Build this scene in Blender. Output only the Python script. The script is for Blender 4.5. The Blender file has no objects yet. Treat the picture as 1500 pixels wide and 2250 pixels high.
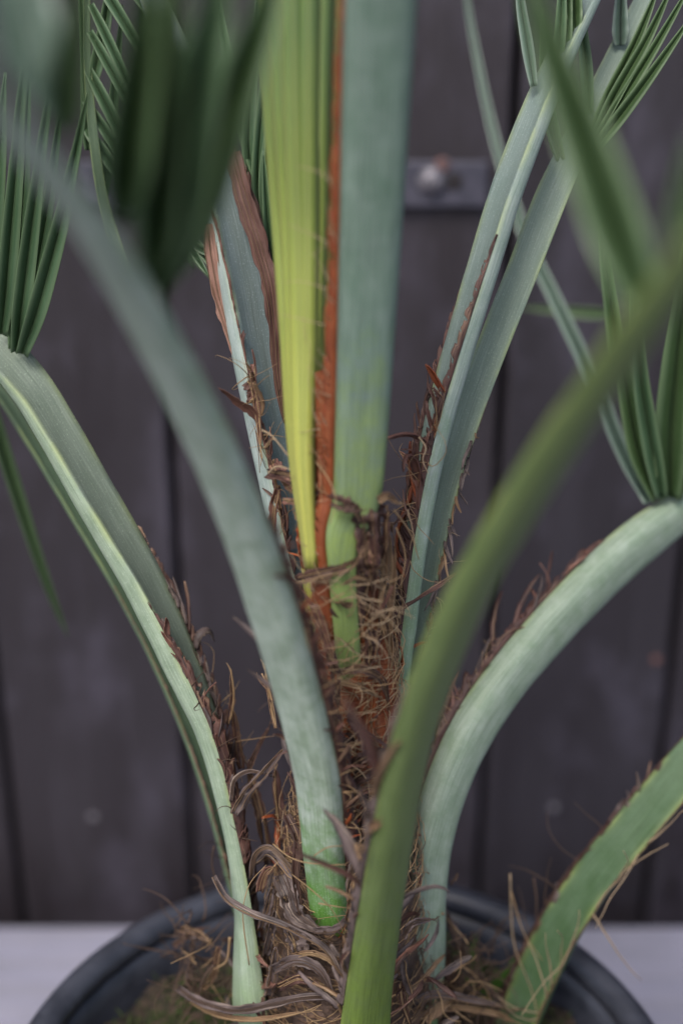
import bpy, math, random
from mathutils import Vector, Matrix, noise

# ---------------------------------------------------------------- camera, light, exposure
scene = bpy.context.scene
col = scene.collection
PITCH = math.radians(22.0)
LENS = 46.0
CAM = Vector((0.0, -0.567, 0.83))
FPX = LENS / 36.0 * 2250.0
FWD = Vector((0, math.cos(PITCH), -math.sin(PITCH)))
RGT = Vector((1, 0, 0))
DWN = Vector((0, -math.sin(PITCH), -math.cos(PITCH)))
cd = bpy.data.cameras.new('camera')
cam = bpy.data.objects.new('camera', cd); col.objects.link(cam)
cam.location = CAM
cam.rotation_euler = (math.pi / 2 - PITCH, 0, 0)
cd.sensor_fit = 'VERTICAL'; cd.sensor_height = 36.0; cd.sensor_width = 24.0; cd.lens = LENS
cd.clip_start = 0.01; cd.clip_end = 200
cd.dof.use_dof = True
cd.dof.focus_distance = 0.655
cd.dof.aperture_fstop = 2.55
scene.camera = cam

SUN_EL, SUN_AZ = math.radians(55), math.radians(208)   # azimuth clockwise from +Y
world = bpy.data.worlds.new('World'); scene.world = world; world.use_nodes = True
wn = world.node_tree
bg = wn.nodes['Background']
sky = wn.nodes.new('ShaderNodeTexSky'); sky.sky_type = 'NISHITA'; sky.sun_disc = False
sky.sun_elevation = SUN_EL; sky.sun_rotation = SUN_AZ
sky.air_density = 1.0; sky.dust_density = 4.0; sky.ozone_density = 1.0
wn.links.new(sky.outputs[0], bg.inputs[0]); bg.inputs[1].default_value = 0.12
sd = bpy.data.lights.new('sun', 'SUN'); sd.energy = 1.5; sd.angle = math.radians(22); sd.color = (1.0, 0.975, 0.94)
sun = bpy.data.objects.new('sun', sd); col.objects.link(sun); sun.location = (-1, -2, 4)
sdir = Vector((math.sin(SUN_AZ) * math.cos(SUN_EL), math.cos(SUN_AZ) * math.cos(SUN_EL), math.sin(SUN_EL)))
sun.rotation_euler = sdir.to_track_quat('Z', 'Y').to_euler()
vs = scene.view_settings
vs.view_transform = 'Standard'; vs.look = 'None'; vs.gamma = 1.0; vs.use_curve_mapping = False
vs.exposure = 0.8

# ---------------------------------------------------------------- helpers
rnd = random.Random(7)
def R(a, b): return rnd.uniform(a, b)
def G(s=1.0): return rnd.gauss(0, s)
def rvec(): return Vector((G(), G(), G())).normalized()

def ray(px, py): return FWD + RGT * ((px - 750) / FPX) + DWN * ((py - 1125) / FPX)
def P(px, py, Y):
    d = ray(px, py)
    return CAM + d * ((Y - CAM.y) / d.y)
def depth(px, py, Y): return (Y - CAM.y) / ray(px, py).y

def catmull(pts, n):
    """n samples through control tuples of equal length"""
    k = len(pts)
    def at(i, j):
        if i < 0: return 2 * pts[0][j] - pts[1][j]
        if i >= k: return 2 * pts[-1][j] - pts[-2][j]
        return pts[i][j]
    out = []
    for q in range(n):
        f = q / (n - 1) * (k - 1); i = min(int(f), k - 2); t = f - i
        row = []
        for j in range(len(pts[0])):
            a, b, c, d = at(i - 1, j), at(i, j), at(i + 1, j), at(i + 2, j)
            row.append(0.5 * (2 * b + (c - a) * t + (2 * a - 5 * b + 4 * c - d) * t * t + (3 * b - a - 3 * c + d) * t ** 3))
        out.append(row)
    return out

def link(name, me, parent=None, mat=None):
    o = bpy.data.objects.new(name, me); col.objects.link(o)
    if mat is not None and me is not None and not me.materials: me.materials.append(mat)
    if parent is not None: o.parent = parent
    return o
def mesh(name, verts, faces, smooth=True, uvs=None):
    me = bpy.data.meshes.new(name)
    me.from_pydata([tuple(v) for v in verts], [], faces)
    if smooth: me.polygons.foreach_set('use_smooth', [True] * len(me.polygons))
    if uvs:
        l = me.uv_layers.new(name='UVMap')
        buf = []
        for lp in me.loops: buf.extend(uvs[lp.vertex_index])
        l.data.foreach_set('uv', buf)
    me.update()
    return me
def tag(o, label=None, cat=None, group=None, kind=None):
    if label: o['label'] = label
    if cat: o['category'] = cat
    if group: o['group'] = group
    if kind: o['kind'] = kind
    return o
def empty(name, loc=(0, 0, 0)):
    o = bpy.data.objects.new(name, None); col.objects.link(o); o.location = loc; o.empty_display_size = 0.05
    return o

class MB:
    def __init__(s): s.v = []; s.f = []; s.uv = []
    def tube(s, pts, r0, r1=None, sides=4, u0=0.0):
        r1 = r0 if r1 is None else r1
        n = len(pts); b = len(s.v); prev = None; L = 0
        for i, p in enumerate(pts):
            t = (pts[min(i + 1, n - 1)] - pts[max(i - 1, 0)])
            t = t.normalized() if t.length > 1e-9 else Vector((0, 0, 1))
            if prev is None:
                a = t.orthogonal().normalized()
            else:
                a = prev - t * prev.dot(t)
                a = a.normalized() if a.length > 1e-6 else t.orthogonal().normalized()
            prev = a; c = t.cross(a)
            if i: L += (p - pts[i - 1]).length
            r = r0 + (r1 - r0) * i / (n - 1)
            for k in range(sides):
                th = 2 * math.pi * k / sides
                s.v.append(p + a * (math.cos(th) * r) + c * (math.sin(th) * r)); s.uv.append((u0 + k * .01, L))
        for i in range(n - 1):
            for k in range(sides):
                k2 = (k + 1) % sides
                s.f.append((b + i * sides + k, b + i * sides + k2, b + (i + 1) * sides + k2, b + (i + 1) * sides + k))
        s.f.append(tuple(b + k for k in reversed(range(sides))))
        s.f.append(tuple(b + (n - 1) * sides + k for k in range(sides)))
    def build(s, name, mat, parent=None, smooth=True):
        return link(name, mesh(name, s.v, s.f, smooth, s.uv), parent, mat)

# ---------------------------------------------------------------- node materials
def newmat(name):
    m = bpy.data.materials.new(name); m.use_nodes = True
    nt = m.node_tree
    return m, nt, nt.nodes['Principled BSDF']
def N_(nt, typ, **kw):
    n = nt.nodes.new(typ)
    for k, v in kw.items(): setattr(n, k, v)
    return n
def noise_n(nt, vec, scale, detail=3, rough=.55, dist=0.0):
    n = N_(nt, 'ShaderNodeTexNoise'); n.inputs['Scale'].default_value = scale
    n.inputs['Detail'].default_value = detail; n.inputs['Roughness'].default_value = rough
    n.inputs['Distortion'].default_value = dist
    nt.links.new(vec, n.inputs['Vector']); return n.outputs['Fac']
def mapping(nt, vec, sc, loc=(0, 0, 0)):
    n = N_(nt, 'ShaderNodeMapping'); n.inputs['Scale'].default_value = sc; n.inputs['Location'].default_value = loc
    nt.links.new(vec, n.inputs['Vector']); return n.outputs[0]
def mrange(nt, val, a, b, c=0.0, d=1.0):
    n = N_(nt, 'ShaderNodeMapRange'); n.inputs[1].default_value = a; n.inputs[2].default_value = b
    n.inputs[3].default_value = c; n.inputs[4].default_value = d
    nt.links.new(val, n.inputs[0]); return n.outputs[0]
def mix(nt, fac, a, b, mode='MIX'):
    n = N_(nt, 'ShaderNodeMix', data_type='RGBA', blend_type=mode)
    for s, x in ((0, fac), (6, a), (7, b)):
        if isinstance(x, (int, float)): n.inputs[s].default_value = x
        elif isinstance(x, tuple): n.inputs[s].default_value = (*x, 1)
        else: nt.links.new(x, n.inputs[s])
    return n.outputs[2]
def math_n(nt, op, a, b=0.0):
    n = N_(nt, 'ShaderNodeMath', operation=op)
    for s, x in ((0, a), (1, b)):
        if isinstance(x, (int, float)): n.inputs[s].default_value = x
        else: nt.links.new(x, n.inputs[s])
    return n.outputs[0]
def bump(nt, bs, h, strength, dist=0.001):
    n = N_(nt, 'ShaderNodeBump'); n.inputs['Strength'].default_value = strength; n.inputs['Distance'].default_value = dist
    nt.links.new(h, n.inputs['Height']); nt.links.new(n.outputs[0], bs.inputs['Normal'])
def uv_out(nt): return N_(nt, 'ShaderNodeUVMap').outputs[0]
def obj_out(nt): return N_(nt, 'ShaderNodeTexCoord').outputs['Object']

def stalk_mat(name, main, bloom, base, base_len, seed, bloom_amt=.5, ad=None, edge=(.36, .42, .12)):
    """waxy palm petiole: u = metres round the section, v = metres along from the base"""
    m, nt, bs = newmat(name)
    uv = uv_out(nt)
    fine = noise_n(nt, mapping(nt, uv, (1400, 30, 1), (seed, seed * 3, 0)), 1.0, 3)
    broad = noise_n(nt, mapping(nt, uv, (110, 75, 1), (seed * 2, seed, 0)), 1.0, 6, .68, .2)
    speck = noise_n(nt, mapping(nt, uv, (1500, 900, 1), (seed, 0, 0)), 1.0, 2, .6)
    c = mix(nt, mrange(nt, broad, .3, .7), main, bloom)
    c = mix(nt, bloom_amt, main, c)
    at = N_(nt, 'ShaderNodeAttribute', attribute_name='ad')
    if ad: c = mix(nt, math_n(nt, 'MULTIPLY', at.outputs['Fac'], .85), c, ad)
    sep = N_(nt, 'ShaderNodeSeparateXYZ'); nt.links.new(uv, sep.inputs[0])
    wob = math_n(nt, 'ADD', sep.outputs[1], math_n(nt, 'MULTIPLY', math_n(nt, 'SUBTRACT', broad, .5), base_len * 1.1))
    bf = mrange(nt, wob, base_len * .55, base_len * 1.25, 1.0, 0.0)
    c = mix(nt, bf, c, base)
    c = mix(nt, mrange(nt, speck, .60, .72, 0, .6), c, tuple(min(1, x * 1.35) for x in bloom))
    c = mix(nt, mrange(nt, fine, .42, .7, 0, .5), c, tuple(x * .55 for x in main))
    c = mix(nt, mrange(nt, fine, .5, .25, 0, .22), c, bloom)
    ae = N_(nt, 'ShaderNodeAttribute', attribute_name='edge')
    en = mrange(nt, noise_n(nt, mapping(nt, uv, (1, 40, 1), (0, seed, 0)), 1.0, 3), .38, .6)
    c = mix(nt, math_n(nt, 'MULTIPLY', math_n(nt, 'MULTIPLY', ae.outputs['Fac'], en), .38), c, edge)
    spot = noise_n(nt, mapping(nt, uv, (330, 200, 1), (seed * 5, 0, 0)), 1.0, 2, .5)
    c = mix(nt, mrange(nt, spot, .75, .79, 0, .75), c, (.045, .06, .03))
    nt.links.new(c, bs.inputs['Base Color'])
    nt.links.new(mrange(nt, broad, .3, .7, .45, .68), bs.inputs['Roughness'])
    bs.inputs['Specular IOR Level'].default_value = .45
    bump(nt, bs, math_n(nt, 'ADD', fine, math_n(nt, 'MULTIPLY', speck, .35)), .38, .0006)
    return m

def leaf_mat(name, a, b, seed=0.0, rib=(.16, .24, .12)):
    m, nt, bs = newmat(name)
    uv = uv_out(nt)
    oi = N_(nt, 'ShaderNodeObjectInfo')
    st = noise_n(nt, mapping(nt, uv, (1300, 12, 1), (seed, 0, 0)), 1.0, 3)
    br = noise_n(nt, mapping(nt, uv, (60, 20, 1), (seed, 4, 0)), 1.0, 4)
    c = mix(nt, mrange(nt, br, .35, .65), a, b)
    c = mix(nt, mrange(nt, oi.outputs['Random'], 0, 1, 0, .35), c, tuple(x * .6 for x in a))
    c = mix(nt, mrange(nt, st, .4, .7, 0, .4), c, tuple(x * .6 for x in a))
    at = N_(nt, 'ShaderNodeAttribute', attribute_name='edge')
    c = mix(nt, math_n(nt, 'MULTIPLY', at.outputs['Fac'], .7), c, rib)
    sp = noise_n(nt, mapping(nt, uv, (160, 70, 1), (seed + 9, 0, 0)), 1.0, 2)
    c = mix(nt, mrange(nt, sp, .74, .78, 0, .8), c, (.2, .13, .06))
    nt.links.new(c, bs.inputs['Base Color'])
    bs.inputs['Roughness'].default_value = .42
    bump(nt, bs, st, .3, .0005)
    tr = N_(nt, 'ShaderNodeBsdfTranslucent'); nt.links.new(mix(nt, .5, c, (.25, .42, .06)), tr.inputs[0])
    mx = N_(nt, 'ShaderNodeMixShader'); mx.inputs[0].default_value = .18
    nt.links.new(bs.outputs[0], mx.inputs[1]); nt.links.new(tr.outputs[0], mx.inputs[2])
    nt.links.new(mx.outputs[0], nt.nodes['Material Output'].inputs[0])
    return m

def fibre_mat(name, a, b, streak, sfac=.6, rough=.6, trans=.12):
    """papery dead sheath: dark tissue with pale fibres running lengthwise (v)"""
    m, nt, bs = newmat(name)
    uv = uv_out(nt)
    oi = N_(nt, 'ShaderNodeObjectInfo')
    ad = N_(nt, 'ShaderNodeVectorMath', operation='ADD')
    nt.links.new(uv, ad.inputs[0])
    cb = N_(nt, 'ShaderNodeCombineXYZ'); nt.links.new(math_n(nt, 'MULTIPLY', oi.outputs['Random'], 7.0), cb.inputs[0])
    nt.links.new(cb.outputs[0], ad.inputs[1]); uvr = ad.outputs[0]
    st = noise_n(nt, mapping(nt, uvr, (1100, 22, 1)), 1.0, 3, .6)
    br = noise_n(nt, mapping(nt, uvr, (150, 60, 1)), 1.0, 4)
    c = mix(nt, mrange(nt, br, .35, .65), a, b)
    c = mix(nt, mrange(nt, oi.outputs['Random'], 0, 1, 0, .45), c, tuple(x * .5 for x in a))
    c = mix(nt, mrange(nt, st, .56, .68, 0, sfac), c, streak)
    nt.links.new(c, bs.inputs['Base Color'])
    bs.inputs['Roughness'].default_value = rough
    bump(nt, bs, math_n(nt, 'ADD', st, br), .7, .0008)
    tr = N_(nt, 'ShaderNodeBsdfTranslucent'); nt.links.new(c, tr.inputs[0])
    mx = N_(nt, 'ShaderNodeMixShader'); mx.inputs[0].default_value = trans
    nt.links.new(bs.outputs[0], mx.inputs[1]); nt.links.new(tr.outputs[0], mx.inputs[2])
    nt.links.new(mx.outputs[0], nt.nodes['Material Output'].inputs[0])
    return m

M = {}
M['brown'] = fibre_mat('dry_brown_sheath', (.036, .014, .011), (.115, .052, .040), (.40, .26, .16), .55)
M['grey'] = fibre_mat('grey_dry_sheath', (.045, .031, .029), (.19, .14, .13), (.42, .33, .26))
M['rust'] = fibre_mat('rust_sheath', (.30, .07, .018), (.19, .042, .013), (.46, .20, .08), .45)
M['tan'] = fibre_mat('tan_sheath', (.15, .085, .045), (.32, .20, .11), (.52, .37, .22))
M['pink'] = fibre_mat('pink_brown_sheath', (.12, .05, .036), (.26, .125, .09), (.46, .29, .21), .4)
M['tan_pink'] = fibre_mat('pale_pink_sheath', (.26, .13, .09), (.36, .20, .15), (.48, .32, .25), .4)
M['redbrown'] = fibre_mat('red_brown_sheath', (.085, .033, .022), (.17, .075, .055), (.30, .16, .12), .35)
M['hair'] = fibre_mat('tan_hair', (.42, .26, .13), (.52, .36, .2), (.6, .46, .3), .3, .5, 0.15)
M['hair_pale'] = fibre_mat('pale_hair', (.56, .42, .27), (.5, .36, .22), (.66, .54, .38), .3, .5, 0.15)
M['hair_dark'] = fibre_mat('brown_hair', (.065, .036, .024), (.15, .09, .06), (.32, .23, .16), .4, .6, 0.05)
GREYG = (.215, .30, .235)
M['s_left'] = stalk_mat('stalk_left', (.185, .255, .17), (.36, .43, .335), (.29, .40, .22), .10, 1.3, .6, ad=(.135, .165, .135))
M['s_front_left'] = stalk_mat('stalk_front_left', (.205, .285, .19), (.46, .54, .47), (.085, .25, .012), .125, 2.1, .9)
M['s_blue'] = stalk_mat('stalk_blue', (.24, .31, .275), (.39, .44, .43), (.2, .29, .16), .03, 3.7, .7, ad=(.135, .178, .178))
M['s_back'] = stalk_mat('stalk_back', (.21, .285, .23), (.36, .415, .38), (.17, .27, .14), .20, 4.9, .7, ad=(.125, .17, .16))
M['s_center'] = stalk_mat('stalk_center', (.10, .163, .118), (.18, .24, .205), (.24, .33, .085), .15, 4.2, .75, edge=(.42, .48, .12))
M['s_right'] = stalk_mat('stalk_right', (.165, .235, .15), (.32, .375, .315), (.19, .33, .10), .06, 5.9, .75, ad=(.125, .175, .14))
M['s_front_right'] = stalk_mat('stalk_front_right', (.09, .135, .038), (.14, .19, .072), (.14, .215, .035), .17, 6.4, .5)
M['s_low_right'] = stalk_mat('stalk_low_right', (.04, .088, .03), (.10, .16, .095), (.06, .065, .015), .10, 7.7, .6)
M['s_dark'] = stalk_mat('stalk_dark', (.075, .12, .065), (.115, .17, .10), (.08, .125, .065), .03, 8.8, .5)
M['leaf'] = leaf_mat('leaflet_green', (.045, .098, .045), (.075, .14, .075))
M['leaf_dark'] = leaf_mat('leaflet_dark', (.036, .075, .024), (.06, .112, .042), 3.0)
M['leaf_blue'] = leaf_mat('leaflet_blue', (.10, .165, .12), (.14, .205, .16), 5.0, (.28, .34, .3))
M['spear'] = leaf_mat('spear_yellow', (.36, .43, .055), (.44, .50, .10), 8.0, (.5, .54, .16))
M['spear_green'] = leaf_mat('spear_green', (.20, .32, .07), (.30, .42, .10), 9.0, (.4, .46, .2))

def spear_material():
    """yellow at the foot, greener further up (v = metres along)"""
    m, nt, bs = newmat('spear_leaf_blade')
    uv = uv_out(nt)
    sep = N_(nt, 'ShaderNodeSeparateXYZ'); nt.links.new(uv, sep.inputs[0])
    st = noise_n(nt, mapping(nt, uv, (1500, 9, 1)), 1.0, 3)
    br = noise_n(nt, mapping(nt, uv, (60, 14, 1)), 1.0, 3)
    w = math_n(nt, 'ADD', sep.outputs[1], math_n(nt, 'MULTIPLY', math_n(nt, 'SUBTRACT', br, .5), .12))
    c = mix(nt, mrange(nt, w, .02, .12), (.52, .52, .12), (.36, .41, .075))
    c = mix(nt, mrange(nt, w, .09, .24), c, (.12, .20, .07))
    c = mix(nt, mrange(nt, st, .45, .7, 0, .4), c, (.2, .3, .03))
    at = N_(nt, 'ShaderNodeAttribute', attribute_name='edge')
    c = mix(nt, math_n(nt, 'MULTIPLY', at.outputs['Fac'], .35), c, (.46, .48, .2))
    nt.links.new(c, bs.inputs['Base Color']); bs.inputs['Roughness'].default_value = .4
    bump(nt, bs, st, .3, .0006)
    tr = N_(nt, 'ShaderNodeBsdfTranslucent'); nt.links.new(c, tr.inputs[0])
    mx = N_(nt, 'ShaderNodeMixShader'); mx.inputs[0].default_value = .25
    nt.links.new(bs.outputs[0], mx.inputs[1]); nt.links.new(tr.outputs[0], mx.inputs[2])
    nt.links.new(mx.outputs[0], nt.nodes['Material Output'].inputs[0])
    return m
M['spear'] = spear_material()

def fence_mat():
    m, nt, bs = newmat('dark_stained_wood')
    oc = obj_out(nt); oi = N_(nt, 'ShaderNodeObjectInfo')
    cb = N_(nt, 'ShaderNodeCombineXYZ'); nt.links.new(math_n(nt, 'MULTIPLY', oi.outputs['Random'], 13.0), cb.inputs[0])
    ad = N_(nt, 'ShaderNodeVectorMath', operation='ADD'); nt.links.new(oc, ad.inputs[0]); nt.links.new(cb.outputs[0], ad.inputs[1])
    v = ad.outputs[0]
    grain = noise_n(nt, mapping(nt, v, (190, 190, 5)), 1.0, 5, .62)
    wide = noise_n(nt, mapping(nt, v, (22, 22, 3)), 1.0, 4, .6)
    blot = noise_n(nt, mapping(nt, v, (1, 1, .45)), 17.0, 5, .65)
    c = mix(nt, mrange(nt, wide, .3, .7), (.0135, .0102, .0135), (.025, .0215, .0295))
    c = mix(nt, mrange(nt, grain, .45, .72, 0, .6), c, (.011, .008, .010))
    c = mix(nt, mrange(nt, blot, .50, .70, 0, .75), c, (.056, .050, .070))
    dot = noise_n(nt, v, 42.0, 1, .4)
    c = mix(nt, mrange(nt, dot, .77, .82, 0, .7), c, (.10, .078, .08))
    c = mix(nt, mrange(nt, oi.outputs['Random'], 0, 1, 0, .3), c, (.032, .022, .025))
    nt.links.new(c, bs.inputs['Base Color'])
    nt.links.new(mrange(nt, wide, .3, .7, .5, .75), bs.inputs['Roughness'])
    bump(nt, bs, grain, .6, .002)
    return m
M['fence'] = fence_mat()

def deck_mat():
    m, nt, bs = newmat('weathered_deck_wood')
    oc = obj_out(nt); oi = N_(nt, 'ShaderNodeObjectInfo')
    cb = N_(nt, 'ShaderNodeCombineXYZ'); nt.links.new(math_n(nt, 'MULTIPLY', oi.outputs['Random'], 9.0), cb.inputs[1])
    ad = N_(nt, 'ShaderNodeVectorMath', operation='ADD'); nt.links.new(oc, ad.inputs[0]); nt.links.new(cb.outputs[0], ad.inputs[1])
    v = ad.outputs[0]
    grain = noise_n(nt, mapping(nt, v, (5, 150, 150)), 1.0, 5, .65)
    big = noise_n(nt, mapping(nt, v, (7, 22, 22)), 1.0, 4, .6)
    c = mix(nt, mrange(nt, big, .3, .7), (.185, .185, .238), (.255, .252, .325))
    c = mix(nt, mrange(nt, grain, .48, .7, 0, .6), c, (.18, .17, .175))
    c = mix(nt, mrange(nt, noise_n(nt, v, 18, 3), .62, .74, 0, .5), c, (.14, .13, .13))
    nt.links.new(c, bs.inputs['Base Color']); bs.inputs['Roughness'].default_value = .75
    bump(nt, bs, grain, .6, .002)
    return m
M['deck'] = deck_mat()

def simple_noise_mat(name, a, b, scale, rough, bstr=.4, bdist=.002, metal=0.0, lo=.4, hi=.6):
    m, nt, bs = newmat(name)
    oc = obj_out(nt); n = noise_n(nt, oc, scale, 5, .6)
    nt.links.new(mix(nt, mrange(nt, n, lo, hi), a, b), bs.inputs['Base Color'])
    bs.inputs['Roughness'].default_value = rough; bs.inputs['Metallic'].default_value = metal
    bump(nt, bs, n, bstr, bdist); return m
M['pot'] = simple_noise_mat('black_pot_plastic', (.026, .029, .040), (.044, .048, .064), 60, .36, .1, .0006)
M['soil'] = simple_noise_mat('potting_soil', (.012, .009, .006), (.05, .034, .022), 160, .95, .9, .004)
M['moss'] = simple_noise_mat('moss_green', (.03, .055, .012), (.07, .10, .02), 300, .9, .5, .002)
M['iron'] = simple_noise_mat('painted_iron', (.036, .036, .052), (.062, .060, .082), 70, .55, .3, .001, .0)
M['bolt'] = simple_noise_mat('worn_bolt', (.09, .085, .10), (.18, .17, .19), 150, .5, .3, .0006, .3)
M['rustmark'] = simple_noise_mat('rusty_mark', (.16, .06, .04), (.10, .06, .06), 90, .8)
M['dark'] = simple_noise_mat('dark_hole', (.012, .01, .012), (.02, .016, .018), 90, .9)
M['ground'] = simple_noise_mat('dark_ground', (.04, .032, .026), (.07, .058, .048), 12, .95, .6, .01)
M['weed'] = leaf_mat('weed_green', (.06, .16, .02), (.10, .22, .04), 2.0)

# ---------------------------------------------------------------- setting: ground, deck, fence
def box_mesh(name, x0, x1, y0, y1, z0, z1, bev=0.002):
    import bmesh
    bm = bmesh.new()
    bmesh.ops.create_cube(bm, size=1.0)
    cx, cy, cz = (x0 + x1) / 2, (y0 + y1) / 2, (z0 + z1) / 2
    for v in bm.verts:
        v.co = Vector((v.co.x * (x1 - x0) + cx, v.co.y * (y1 - y0) + cy, v.co.z * (z1 - z0) + cz))
    if bev: bmesh.ops.bevel(bm, geom=bm.edges[:], offset=bev, segments=2, affect='EDGES', profile=.5)
    me = bpy.data.meshes.new(name); bm.to_mesh(me); bm.free()
    return me

g = link('ground', mesh('ground', [(-6, -6, -.12), (6, -6, -.12), (6, 6, -.12), (-6, 6, -.12)], [(0, 1, 2, 3)], False), None, M['ground'])
tag(g, kind='structure')
FENCE_Y = 0.50; DECK_BACK = .438
deck = empty('deck', (0, 0, -.03)); tag(deck, 'pale grey weathered timber deck under the black pot', kind='structure')
y = DECK_BACK
i = 0
while y > -1.6:
    zt = R(-.0004, .0004)
    b = link('board', box_mesh('board', -1.6 + R(-.05, .05), 1.6 + R(-.05, .05), y - .142, y, -.028, zt, .003), None, M['deck'])
    b.location = (0, 0, 0); b.parent = deck; b.matrix_parent_inverse = Matrix.Translation((0, 0, .03))
    y -= .147; i += 1
for x in (-1.2, 0, 1.2):
    b = link('joist', box_mesh('joist', x - .03, x + .03, -1.55, DECK_BACK - .01, -.12, -.029, .002), None, M['deck'])
    b.parent = deck; b.matrix_parent_inverse = Matrix.Translation((0, 0, .03))

fence = empty('plank_fence', (0, FENCE_Y, -.12))
tag(fence, 'dark purple-brown vertical plank fence behind the potted palm', 'fence')
def fx(px, py): return P(px, py, FENCE_Y).x
joints = [fx(5, 1600), fx(403, 1500), fx(735, 1500), fx(1072, 1500), fx(1470, 1500)]
w0 = joints[1] - joints[0]
xs = [joints[0] - w0 * k for k in range(6, 0, -1)] + joints + [joints[-1] + w0 * k for k in range(1, 7)]
def plank(x0, x1):
    n = 40; v = []; f = []
    me = box_mesh('plank', x0 + .0034, x1 - .0034, FENCE_Y + R(-.0015, .0015), FENCE_Y + .022, -.12, 1.95 + R(-.01, .01), .0035)
    o = link('plank', me, None, M['fence']); o.parent = fence
    o.matrix_parent_inverse = Matrix.Translation((0, -FENCE_Y, .12))
for a, b in zip(xs[:-1], xs[1:]): plank(a, b)
for z in (.35, 1.5):
    o = link('back_rail', box_mesh('back_rail', xs[0], xs[-1], FENCE_Y + .0225, FENCE_Y + .06, z, z + .09, .003), None, M['fence'])
    o.parent = fence; o.matrix_parent_inverse = Matrix.Translation((0, -FENCE_Y, .12))
o = link('backing_board', box_mesh('backing_board', xs[0], xs[-1], FENCE_Y + .061, FENCE_Y + .07, -.12, 1.9, 0), None, M['dark'])
o.parent = fence; o.matrix_parent_inverse = Matrix.Translation((0, -FENCE_Y, .12))

# iron strap on the fence
zt, zb = P(980, 352, FENCE_Y).z, P(980, 452, FENCE_Y).z
sx0, sx1 = fx(175, 400), fx(1068, 400)
st = link('iron_strap', box_mesh('iron_strap', sx0, sx1, FENCE_Y - .008, FENCE_Y - .0016, zb, zt, .0015), None, M['iron'])
st.parent = fence; st.matrix_parent_inverse = Matrix.Translation((0, -FENCE_Y, .12))
def lathe(prof, seg=40, close=True, axis='Z'):
    v = []; f = []
    for r, z in prof:
        for k in range(seg):
            a = 2 * math.pi * k / seg; v.append((r * math.cos(a), r * math.sin(a), z))
    n = len(prof)
    for i in range(n - 1):
        for k in range(seg):
            k2 = (k + 1) % seg
            f.append((i * seg + k, i * seg + k2, (i + 1) * seg + k2, (i + 1) * seg + k))
    return v, f
def fence_knob(name, px, py, prof, mat, off=.008, parent=st):
    v, f = lathe(prof, 20); c = P(px, py, FENCE_Y - off)
    f.append(tuple(range((len(prof) - 1) * 20, len(prof) * 20)))
    o = link(name, mesh(name, [(c.x + a, c.y - z, c.z + b) for a, b, z in v], f), None, mat)
    o.parent = parent; o.matrix_parent_inverse = Matrix.Translation((0, -FENCE_Y, .12)) if parent is fence else Matrix.Identity(4)
fence_knob('bolt', 948, 398, [(.0115, 0), (.0115, .001), (.0098, .0045), (.007, .0072), (.002, .0085)], M['bolt'])
fence_knob('bolt', 330, 398, [(.0115, 0), (.0115, .001), (.0098, .0045), (.007, .0072), (.002, .0085)], M['bolt'])
fence_knob('bolt_hole', 997, 399, [(.0072, 0), (.0072, .0006), (.0066, .0007), (.001, .0007)], M['dark'])
fence_knob('rust_mark', 972, 362, [(.006, 0), (.006, .0003), (.004, .0006), (.001, .0006)], M['rustmark'])
for px, py in ((205, 1795), (1215, 1775), (1440, 1450), (1425, 1775), (545, 1990)):
    fence_knob('nail_head', px, py, [(.0042, 0), (.0042, .0007), (.003, .0012), (.0008, .0014)], M['bolt'] if px != 1440 else M['rustmark'], .0005, fence)

# ---------------------------------------------------------------- pot and soil
RIM_Z = .272; POT_Y = -.018
pot = empty('plant_pot', (0, POT_Y, 0)); tag(pot, 'round black plastic pot with thick rolled rim on the pale deck', 'pot')
v, f = lathe([(.001, .001), (.135, .001), (.138, .004), (.1755, RIM_Z - .03), (.1762, RIM_Z - .016), (.1725, RIM_Z - .016), (.1715, RIM_Z - .03),
              (.134, .008), (.001, .008)], 96)
link('pot_body', mesh('pot_body', v, f), pot, M['pot'])
prof = []
for k in range(17):
    a = -math.pi * .5 + 2 * math.pi * k / 16
    prof.append((.1802 + .0092 * math.cos(a), RIM_Z - .009 + .0088 * math.sin(a)))
v, f = lathe(prof, 128)
link('rim', mesh('rim', v, f), pot, M['pot'])

SOIL_Z = .232
def soil_h(x, y):
    r = math.hypot(x, y)
    return SOIL_Z + .012 * noise.noise(Vector((x * 28, y * 28, 1))) + .006 * noise.noise(Vector((x * 110, y * 110, 5))) + .02 * max(0, 1 - r / .11)
n = 110; v = []; f = []; RS = .1675
for i in range(n):
    r = RS * i / (n - 1)
    for k in range(n):
        a = 2 * math.pi * k / n
        v.append((r * math.cos(a), POT_Y + r * math.sin(a), soil_h(r * math.cos(a), POT_Y + r * math.sin(a))))
for i in range(n - 1):
    for k in range(n):
        k2 = (k + 1) % n; f.append((i * n + k, (i + 1) * n + k, (i + 1) * n + k2, i * n + k2))
soil = link('potting_soil', mesh('potting_soil', v, f), None, M['soil'])
tag(soil, 'dark brown potting soil filling the black pot', 'soil', kind='stuff')
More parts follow.
